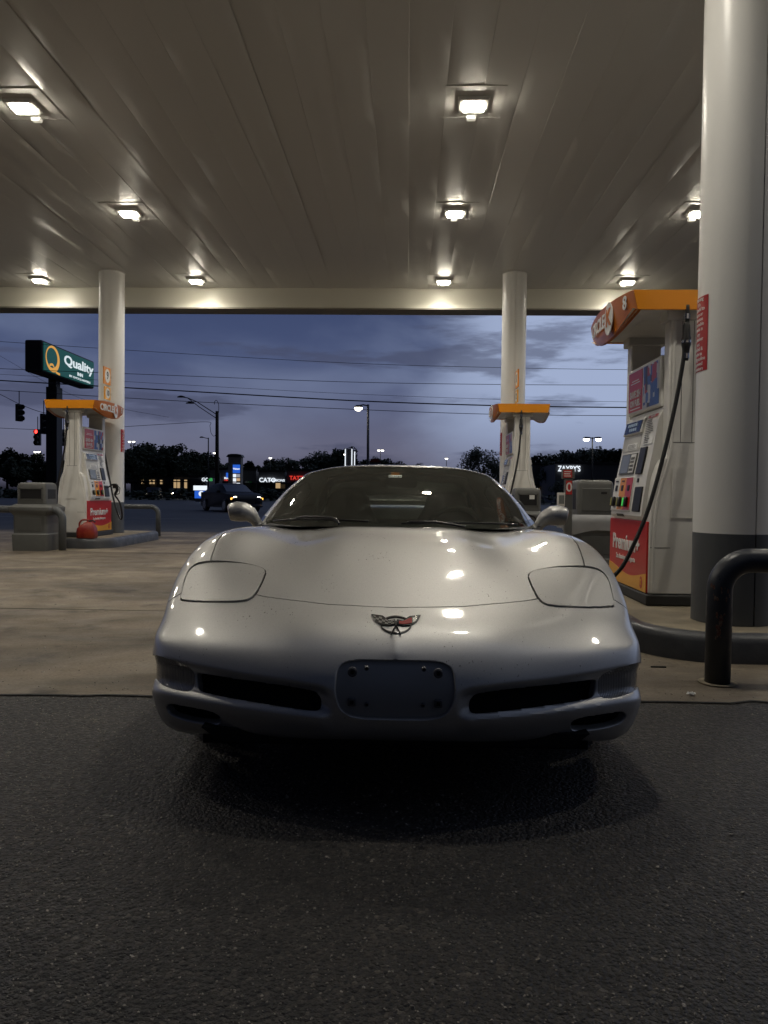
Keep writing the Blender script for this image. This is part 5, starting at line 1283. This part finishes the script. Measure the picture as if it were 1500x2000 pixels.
# turn signal lenses: the trimmed skin itself, set in a little, with vertical ribs behind
for sd in (L_, R_):
    s = -1 if sd is L_ else 1
    mk_ = (reg == 'lamp') & sd; T_ = Tt[mk_]; ids, inv = np.unique(T_, return_inverse=True); P = V[ids] - VN[ids] * .006
    me = bpy.data.meshes.new('turn_signal'); me.from_pydata([tuple(v) for v in P], [], [tuple(t) for t in inv.reshape(-1, 3)]); me.materials.append(M['lamp_lens']); me.shade_smooth()
    o = bpy.data.objects.new('turn_signal', me); COL.objects.link(o); o.parent = car
    c = carpt(s * 463, 1290, .47); 
    MB().box(c.x - .012, c.x + .012, .455, .50, c.z - .016, c.z + .022).build('side_marker', M['trim'], car, bevel=.004)
# ribbing on lens by bump
nt = M['lamp_lens'].node_tree; wv = nt.nodes.new('ShaderNodeTexWave'); wv.inputs['Scale'].default_value = 45; wv.bands_direction = 'X'; tcw = nt.nodes.new('ShaderNodeTexCoord'); nt.links.new(tcw.outputs['Object'], wv.inputs[0])
bpw = nt.nodes.new('ShaderNodeBump'); bpw.inputs['Strength'].default_value = .8; bpw.inputs['Distance'].default_value = .004; nt.links.new(wv.outputs['Fac'], bpw.inputs['Height']); nt.links.new(bpw.outputs[0], nt.nodes['Principled BSDF'].inputs['Normal'])
# black liner a little inside the skin, and grille slats in the openings
lm_ = (reg != 'hole') & (y_ < 1.9) | (G['intake'] < 0) | (G['duct'] < 0)
T_ = Tt[lm_]; ids, inv = np.unique(T_, return_inverse=True)
P = V[ids] - VN[ids] * .020
inn_ = (gfun('intake', V[ids]) < 5) | (gfun('duct', V[ids]) < 5)
P[:, 1] += inn_ * .05
me = bpy.data.meshes.new('inner_liner'); me.from_pydata([tuple(v) for v in P], [], [tuple(t) for t in inv.reshape(-1, 3)]); me.materials.append(M['liner'])
o = bpy.data.objects.new('inner_liner', me); COL.objects.link(o); o.parent = car
for s in (-1, 1):
    gm = MB()
    for k in range(5):
        a = catmull([carpt(s * (352 + 2), 1404 + k * 4.5, .30), carpt(s * 400, 1397 + k * 4.5, .345), carpt(s * 446, 1391 + k * 4, .40)], 4)
        gm.tube([(v.x, v.y, v.z) for v in a], .0022, 4)
    gm.build('duct_grille', M['trim'], car, smooth=True)
MB().box(-.70, .70, .30, 4.3, .13, .20).box(-.62, .62, .5, 4.2, .18, .5).build('underbody', M['liner'], car)
MB().prism([(-.60, .20), (.60, .20), (.66, .245), (-.66, .245)], .12, .3, 'y').build('air_dam', M['liner'], car)

# emblem: oval ring and two crossed flags
ec = carpt(0, 1221, .20); ey, ez = Vector((0, .56, .83)).normalized(), None
upv = Vector((0, .62, .785)).normalized(); rtv = Vector((1, 0, 0)); nrm = rtv.cross(upv)
def surf_y(x, z):
    d = np.hypot(V[:, 0] - x, V[:, 2] - z) + (V[:, 1] > .6) * 9; return V[np.argmin(d), 1]
e0 = Vector((0, surf_y(0, ec.z), ec.z))
d1 = Vector((0, surf_y(0, ec.z + .015) - e0.y, .015)).normalized(); upv = d1; nrm = rtv.cross(upv)
em = empty('x', (0, 0, 0)); bpy.data.objects.remove(em)
em_m = (np.abs(V[:, 0]) < .09) & (V[:, 1] < .6) & (V[:, 2] > .50) & (V[:, 2] < .66); EV, EN = V[em_m], VN[em_m]
def ept(a, b, h=0):
    z = ec.z + b * .76; w = 1 / (((EV[:, 0] - a) ** 2 + (EV[:, 2] - z) ** 2) + 4e-6) ** 2; w = w / w.sum()
    n = Vector((EN * w[:, None]).sum(0)).normalized()
    # local plane through the weighted neighbourhood
    c0_ = Vector((EV * w[:, None]).sum(0)); d0 = Vector((a - c0_.x, 0, z - c0_.z)); y = c0_.y - (n.x * d0.x + n.z * d0.z) / n.y
    return Vector((a, y, z)) + n * h
def eplate(mb, poly, h0, h1):
    n = len(poly); vs = [ept(a, b, h0) for a, b in poly] + [ept(a, b, h1) for a, b in poly]
    return mb.add(vs, [tuple(range(n)), tuple(range(n, 2 * n))] + [(i, (i + 1) % n, n + (i + 1) % n, n + i) for i in range(n)])
U = 49 / FPX * 2.56 / 50            # metres per emblem unit (50 units = half width)
base = MB()
ringp = [[ept((30 + r_) * U * math.cos(2 * math.pi * k / 48), (14.5 + r_) * U * 1.0 * math.sin(2 * math.pi * k / 48) - 1 * U, h) for k in range(48)] for r_, h in ((-1.5, .0005), (-1.2, .004), (1.2, .004), (1.5, .0005))]
base.rings(ringp, close=True, cap=False)
fl_l = [(-51, 16), (-28, 14), (-14, 6), (-2, 8), (2, 0), (-14, -3), (-30, -2), (-42, 4)]
for sg in (1, -1): eplate(base, [(sg * a * U, b * U) for a, b in fl_l], .0005, .0050)
for sg in (1, -1):
    base.tube([ept(sg * -4 * U, 4 * U, .0055), ept(sg * 2 * U, -6 * U, .0055), ept(sg * 9.5 * U, -20 * U, .0045)], 1.6 * U, 8)
emb = base.build('emblem', M['emblem_black'], car, smooth=35)
ck = MB()
def flagpt(u, v, sg=1):     # u 0..1 outward along the flag, v 0..1 downwards
    xt = -3 - 45 * u; top = np.interp(u, [0, .25, .55, 1], [7, 5.5, 12.5, 15]); bot = np.interp(u, [0, .25, .6, .88, 1], [0, -1.6, -.8, 4.5, 9])
    return (sg * xt * U, (top + (bot - top) * v - .3) * U)
for i in range(7):
    for j in range(3):
        if (i + j) % 2 == 0:
            cs = [(i / 7, .08 + j * .28), ((i + 1) / 7, .08 + j * .28), ((i + 1) / 7, .36 + j * .28), (i / 7, .36 + j * .28)]
            eplate(ck, [flagpt(min(a, .97), b) for a, b in cs], .0051, .0058)
ck.build('checkered_flag', M['emblem_silver'], emb)
rd = MB(); cs = [flagpt(u, .12, -1) for u in (.06, .2, .35, .5, .66)] + [flagpt(u, .86, -1) for u in (.66, .5, .35, .2, .06)]; eplate(rd, cs, .0051, .0060); rd.build('red_flag', M['emblem_red'], emb, bevel=.0004)
sv = MB(); cs = [flagpt(u, .15, -1) for u in (.69, .8, .92)] + [flagpt(u, .85, -1) for u in (.82, .76, .69)]; eplate(sv, cs, .0051, .0058); sv.build('flag_tip', M['emblem_silver'], emb)

# ---- greenhouse
gv = [  # rows base, lower, upper, header, roof1, roof2, hatch1, hatch2, end ; 5 columns centre->pillar
 [(0, 1.50, .868), (.28, 1.55, .868), (.54, 1.68, .862), (.74, 1.90, .856), (.845, 2.12, .850)],
 [(0, 1.76, .992), (.26, 1.80, .990), (.49, 1.91, .984), (.67, 2.07, .972), (.785, 2.25, .955)],
 [(0, 2.03, 1.108), (.25, 2.06, 1.105), (.46, 2.15, 1.096), (.62, 2.27, 1.078), (.722, 2.39, 1.055)],
 [(0, 2.31, 1.210), (.24, 2.335, 1.206), (.43, 2.39, 1.194), (.56, 2.46, 1.172), (.645, 2.54, 1.140)],
 [(0, 2.42, 1.232), (.24, 2.44, 1.229), (.42, 2.50, 1.216), (.545, 2.57, 1.193), (.625, 2.65, 1.152)],
 [(0, 2.80, 1.245), (.24, 2.80, 1.242), (.42, 2.82, 1.228), (.545, 2.85, 1.203), (.62, 2.90, 1.155)],
 [(0, 3.15, 1.215), (.23, 3.15, 1.212), (.41, 3.17, 1.198), (.53, 3.20, 1.172), (.61, 3.25, 1.120)],
 [(0, 3.60, 1.110), (.22, 3.60, 1.106), (.40, 3.62, 1.092), (.52, 3.65, 1.066), (.61, 3.70, 1.020)],
 [(0, 4.10, .960), (.22, 4.10, .958), (.40, 4.10, .952), (.55, 4.10, .945), (.66, 4.10, .935)]]
belt = [(.848, 2.14, .846), (.835, 2.30, .85), (.82, 2.44, .85), (.81, 2.60, .85), (.81, 2.68, .85), (.81, 2.92, .855), (.80, 3.27, .88), (.80, 3.72, .915), (.72, 4.12, .925)]
verts, vid, quads = [], {}, []
for i in range(8):
    for c in range(4): q4(gv[i][c + 1], gv[i][c], gv[i + 1][c], gv[i + 1][c + 1])
    mid0 = tuple((a + b) / 2 + (0.012 if k == 0 else 0) for k, (a, b) in enumerate(zip(gv[i][4], belt[i]))); mid1 = tuple((a + b) / 2 + (0.012 if k == 0 else 0) for k, (a, b) in enumerate(zip(gv[i + 1][4], belt[i + 1])))
    q4(gv[i][4], gv[i + 1][4], mid1, mid0); q4(mid0, mid1, belt[i + 1], belt[i])
GV, GQ = fitted(verts, quads, 4)
V_, Tt_, VN_ = V, Tt, VN
V, Tt = GV, np.vstack([GQ[:, [0, 1, 2]], GQ[:, [0, 2, 3]]])
# regions in (x,y): windscreen between base and header, inside pillars
def gw(V):
    x = np.abs(V[:, 0]); y = V[:, 1]; z = V[:, 2]
    xp = np.interp(z, [.85, .955, 1.055, 1.14, 1.2], [.812, .752, .690, .612, .595])          # pillar line in x by height
    hd_ = 2.325 + .16 * (x / .56) ** 2
    return np.maximum(np.maximum((x - xp) * 500, (y - hd_) * 500), (y - 2.6) * 500)
def gh(V):
    x = np.abs(V[:, 0]); y = V[:, 1]; return np.maximum((x - np.interp(y, [3.1, 4.1], [.52, .60])) * 500, (np.abs(y - 3.62) - .43) * 500)
def gs(V):
    x = np.abs(V[:, 0]); y = V[:, 1]; z = V[:, 2]
    top = np.interp(y, [2.2, 2.35, 2.55, 2.75, 3.0, 3.3, 3.6], [.90, .985, 1.085, 1.12, 1.12, 1.06, .90]); return np.maximum(np.maximum((z - top) * 500, (.868 - z) * 500), np.where(x < .6, 50, -50))
for f in (gw, gh, gs): V, Tt = split(V, Tt, f(V))
VN = vnorm(V, Tt); i0 = np.argmax(V[:, 2])
if VN[i0, 2] < 0: Tt = Tt[:, ::-1]; VN = -VN
ctr = V[Tt].mean(1); rw, rh, rs = gw(ctr) < 0, gh(ctr) < 0, gs(ctr) < 0; roofm = ~(rw | rh | rs)
pil = roofm & ((gw(ctr) < 4.5) & (ctr[:, 1] < 2.6) & (ctr[:, 2] < 1.22) & (ctr[:, 1] < 2.50))
roof = panel('roof', roofm & ~pil, M['paint'], gap=0)
panel('windscreen_surround', pil, M['trim'], gap=0)
ws = panel('windscreen', rw, M['windscreen'], gap=.001, lip=[(.0, -.003)])
panel('rear_glass', rh, M['side_glass'], gap=.001, lip=[(.0, -.003)])
for sgn in (ctr[:, 0] < 0, ctr[:, 0] > 0): panel('side_window', rs & sgn, M['side_glass'], gap=.001, lip=[(.0, -.003)])
def ws_y(x, z):
    d = np.hypot(V[:, 0] - x, V[:, 2] - z) + (V[:, 1] > 2.6) * 9; i = np.argmin(d); return V[i], VN[i]
c, nn_ = ws_y(-.008, 1.155)
c = Vector(c); nn_ = Vector(nn_); up_ = (Vector((0, 0, 1)) - nn_ * nn_.z).normalized(); rt_ = up_.cross(nn_)
def sq(mb, w2, h2, dz, o0, o1):
    cc = c + up_ * dz; vs = [cc + rt_ * a * w2 + up_ * b * h2 + nn_ * o for o in (o0, o1) for a, b in ((-1, -1), (1, -1), (1, 1), (-1, 1))]
    return mb.add(vs, [(0, 3, 2, 1), (4, 5, 6, 7), (0, 1, 5, 4), (1, 2, 6, 5), (2, 3, 7, 6), (3, 0, 4, 7)])
st = sq(MB(), .040, .022, 0, .0005, .0015).build('windscreen_sticker', mat('sticker_pale', (.5, .56, .5), .5), ws)
text('airbags', .028, M['trim'], st, c + nn_ * .002, rt_, up_, bold=.01, ext=.0004)
fr_ = MB(); sq(fr_, .026, .0025, .062, .0005, .0012); sq(fr_, .026, .0025, .036, .0005, .0012); fr_.build('visor_mark', M['orange'], ws)
V, Tt, VN = V_, Tt_, VN_

# wipers
for pts in ([(-.70, 1.80, .885), (-.56, 1.66, .900), (-.35, 1.55, .905), (-.15, 1.50, .900)], [(.02, 1.47, .893), (.25, 1.50, .897), (.50, 1.60, .895), (.66, 1.72, .886)]):
    P = catmull(pts, 5); wb = MB().tube(P, .006, 6)
    wb.build('wiper', M['trim'], car, smooth=True)
MB().tube(catmull([(-.30, 1.46, .885), (-.34, 1.50, .915), (-.48, 1.58, .918), (-.55, 1.64, .908)], 5), .008, 6).build('wiper_arm', M['trim'], car, smooth=True)
MB().tube(catmull([(.35, 1.44, .880), (.20, 1.45, .902), (.05, 1.46, .900)], 5), .008, 6).build('wiper_arm', M['trim'], car, smooth=True)

# mirrors
for s in (-1, 1):
    path = catmull([(1.022, 2.10, .922), (1.012, 2.10, .924), (.975, 2.105, .927), (.935, 2.11, .924), (.895, 2.115, .908), (.866, 2.12, .878), (.850, 2.13, .850), (.838, 2.14, .825)], 5)
    rz_ = np.interp(range(len(path)), [0, 2, 5, 10, 15, 20, 25, 30, 35], [.006, .036, .052, .060, .060, .048, .032, .030, .038])
    ry_ = np.interp(range(len(path)), [0, 2, 5, 10, 15, 20, 25, 30, 35], [.004, .025, .048, .066, .072, .066, .050, .046, .060])
    R = []
    for i, p0 in enumerate(path):
        tg_ = (path[min(i + 1, len(path) - 1)] - path[max(i - 1, 0)]).normalized(); side_ = Vector((0, 1, 0)); up2 = tg_.cross(side_).normalized()
        ring = []
        for k in range(28):
            a = 2 * math.pi * k / 28; cy = math.cos(a) * ry_[i]; cz = math.sin(a) * rz_[i]
            if i < 22: cy = min(cy, .035)
            p1 = p0 + side_ * cy + up2 * cz; ring.append((s * p1.x, p1.y, p1.z))
        R.append(ring)
    mo = MB().rings(R).build('mirror', M['paint'], car, smooth=50)
    MB().box(*sorted((s * .905, s * 1.02)), 2.147, 2.150, .885, .965).build('mirror_glass', M['chrome'], mo)
    MB().rings([[(s * (.872 + a), 2.12 + b, .893 + s2) for a, b, s2 in [(.036 * math.cos(k * math.pi / 8), .050 * math.sin(k * math.pi / 8), -.006 * math.cos(k * math.pi / 8)) ]] if False else [(s * (.860 + .033 * math.cos(k * math.pi / 8)), 2.125 + .049 * math.sin(k * math.pi / 8), .862 + z0 + .010 * math.cos(k * math.pi / 8)) for k in range(16)] for z0 in (0, .004)]).build('mirror_joint', M['trim'], mo)

# wheels
for yc, w0, w1, rr_ in ((.965, .66, .895, .325), (3.62, .62, .905, .335)):
    for s in (-1, 1):
        wt = MB().rings([[(s * xx, yc + r_ * math.cos(k * math.pi / 24), rr_ + r_ * math.sin(k * math.pi / 24)) for k in range(48)] for xx, r_ in ((w0, rr_ - .02), (w0 + .015, rr_ - .002), (w1 - .02, rr_ - .001), (w1 - .004, rr_ - .015), (w1, rr_ - .05), (w1 - .004, rr_ - .095))], cap=False).build('wheel', M['rubber'], car, smooth=40)
        rim = MB().rings([[(s * xx, yc + r_ * math.cos(k * math.pi / 20), rr_ + r_ * math.sin(k * math.pi / 20)) for k in range(40)] for xx, r_ in ((w1 - .002, rr_ - .095), (w1 - .006, rr_ - .11), (w1 - .05, rr_ - .12), (w1 - .06, .05), (w1 - .03, .045), (w1 - .03, .002))])
        for k in range(5):
            a = 2 * math.pi * k / 5 + .3
            for da in (0,):
                u = Vector((0, math.cos(a), math.sin(a))); t_ = Vector((0, -math.sin(a), math.cos(a))); c0_ = Vector((s * (w1 - .03), yc, rr_))
                rim.add([c0_ + t_ * .035 + u * .03, c0_ - t_ * .035 + u * .03, c0_ - t_ * .022 + u * (rr_ - .105), c0_ + t_ * .022 + u * (rr_ - .105),
                         c0_ + t_ * .035 + u * .03 + Vector((s * .018, 0, 0)), c0_ - t_ * .035 + u * .03 + Vector((s * .018, 0, 0)), c0_ - t_ * .022 + u * (rr_ - .105) + Vector((s * .018, 0, 0)), c0_ + t_ * .022 + u * (rr_ - .105) + Vector((s * .018, 0, 0))],
                        [(0, 3, 2, 1), (4, 5, 6, 7), (0, 1, 5, 4), (1, 2, 6, 5), (2, 3, 7, 6), (3, 0, 4, 7)])
        rim.build('rim', M['emblem_silver'], wt, smooth=35)
# tail lights and rear plate recess (unseen from the front but part of the car)
for s in (-1, 1):
    for xx in (.40, .66):
        y0_ = 4.56 - .13 * (xx / .9) ** 2 - .02
        MB().rings([[(s * xx + r_ * 1.3 * math.cos(k * math.pi / 12), yy + y0_, .68 + r_ * math.sin(k * math.pi / 12)) for k in range(24)] for r_, yy in ((.075, -.04), (.075, .02), (.05, .035))]).build('tail_light', M['deepred'], car, smooth=40)
MB().box(-.16, .16, 4.5, 4.575, .42, .58).build('rear_plate', M['trim'], car, bevel=.006)
# fuel flap and the nozzle in the filler on the rear quarter
fp = MB(); n = 28
fp.rings([[(.905 + .016 * yy + .055 * (1 - abs(math.sin(a))) * 0 + .085 * math.cos(a) * .9, 3.42 + yy * .014, .925 + .088 * math.sin(a)) for a in [2 * math.pi * k / n for k in range(n)]] for yy in (0, 1)])
fp.build('fuel_flap', M['grey_paint'], car, smooth=40)
nz = MB().tube([(1.10, 3.55, .70), (1.06, 3.52, .80), (.98, 3.50, .875), (.90, 3.50, .89), (.84, 3.50, .87)], [.02, .032, .034, .022, .012], 10).tube([(1.09, 3.5, .72), (1.13, 3.46, .80), (1.07, 3.46, .88), (1.0, 3.5, .9)], .008, 6)
nz.build('fuel_nozzle', M['black'], car, smooth=50)

# cabin
G_ = [[(x, y + .18 * (x / .75) ** 2, z + dz) for x in np.linspace(-.74, .74, 25) for dz in [(.02 * math.exp(-((x - .36) / .16) ** 2) if j in (2, 3) else 0)]] for j, (y, z) in enumerate(((1.56, .862), (1.75, .868), (1.98, .872), (2.12, .862), (2.17, .80), (2.18, .55)))]
MB().grid(G_).build('dashboard', M['dash'], car, smooth=True)
for sx in (-.36, .36):
    st = MB()
    for (w0, y0_, z0_, y1_, z1_) in (): pass
    prof = [(0.0, .235, .075), (.25, .25, .07), (.45, .245, .06), (.56, .21, .055), (.64, .165, .05), (.72, .15, .047), (.77, .12, .04), (.79, .06, .02)]
    R = []
    for h, hw, th in prof:
        cy = 2.86 + h * .30; R.append([(sx + x, cy + y, .38 + h * .88) for x, y in rrect(hw, th, min(hw, th) * .9, 4)])
    st.rings(R); st.rings([[(sx + x, 2.62 + y, z) for x, y in rrect(hw, .26, .08, 4)] for hw, z in ((.22, .25), (.25, .30), (.25, .40), (.21, .43))])
    st.build('seat', M['seat'], car, smooth=60)
tr_ = MB().rings([[( .37 + (.185 + .016 * math.cos(b)) * math.cos(a), 2.36 - .07 * math.sin(a) * 1 + .016 * math.sin(b), .79 + (.185 + .016 * math.cos(b)) * math.sin(a) * .93) for b in [2 * math.pi * k / 8 for k in range(8)]] for a in [2 * math.pi * k / 36 for k in range(36)]], close=True)
tr_.box(.21, .53, 2.34, 2.37, .77, .81).box(.30, .44, 2.31, 2.38, .73, .84); tr_.build('steering_wheel', M['dash'], car, smooth=50)
MB().rings([[(x * 1.0, 2.27 + y, 1.118 + z) for x, z in rrect(hx_, hz_, .022, 4)] for hx_, hz_, y in ((.10, .026, 0), (.12, .034, -.02), (.12, .034, -.03))]).build('rear_view_mirror', M['trim'], car, smooth=50)
MB().box(-.80, .80, 3.12, 3.16, .4, .86).box(-.80, -.77, 2.2, 3.15, .3, .845).box(.77, .80, 2.2, 3.15, .3, .845).box(-.8, .8, 2.1, 3.15, .2, .25).box(-.12, .12, 2.2, 3.1, .25, .52).box(-.70, .70, 3.12, 4.05, .84, .86).build('cabin_lining', M['cabin_trim'], car, bevel=.01)
MB().tube(catmull([(-.60, 3.05, .86), (-.52, 3.03, 1.08), (-.35, 3.02, 1.155), (.35, 3.02, 1.155), (.52, 3.03, 1.08), (.60, 3.05, .86)], 5), .028, 8).build('roll_bar', M['cabin_trim'], car, smooth=True)
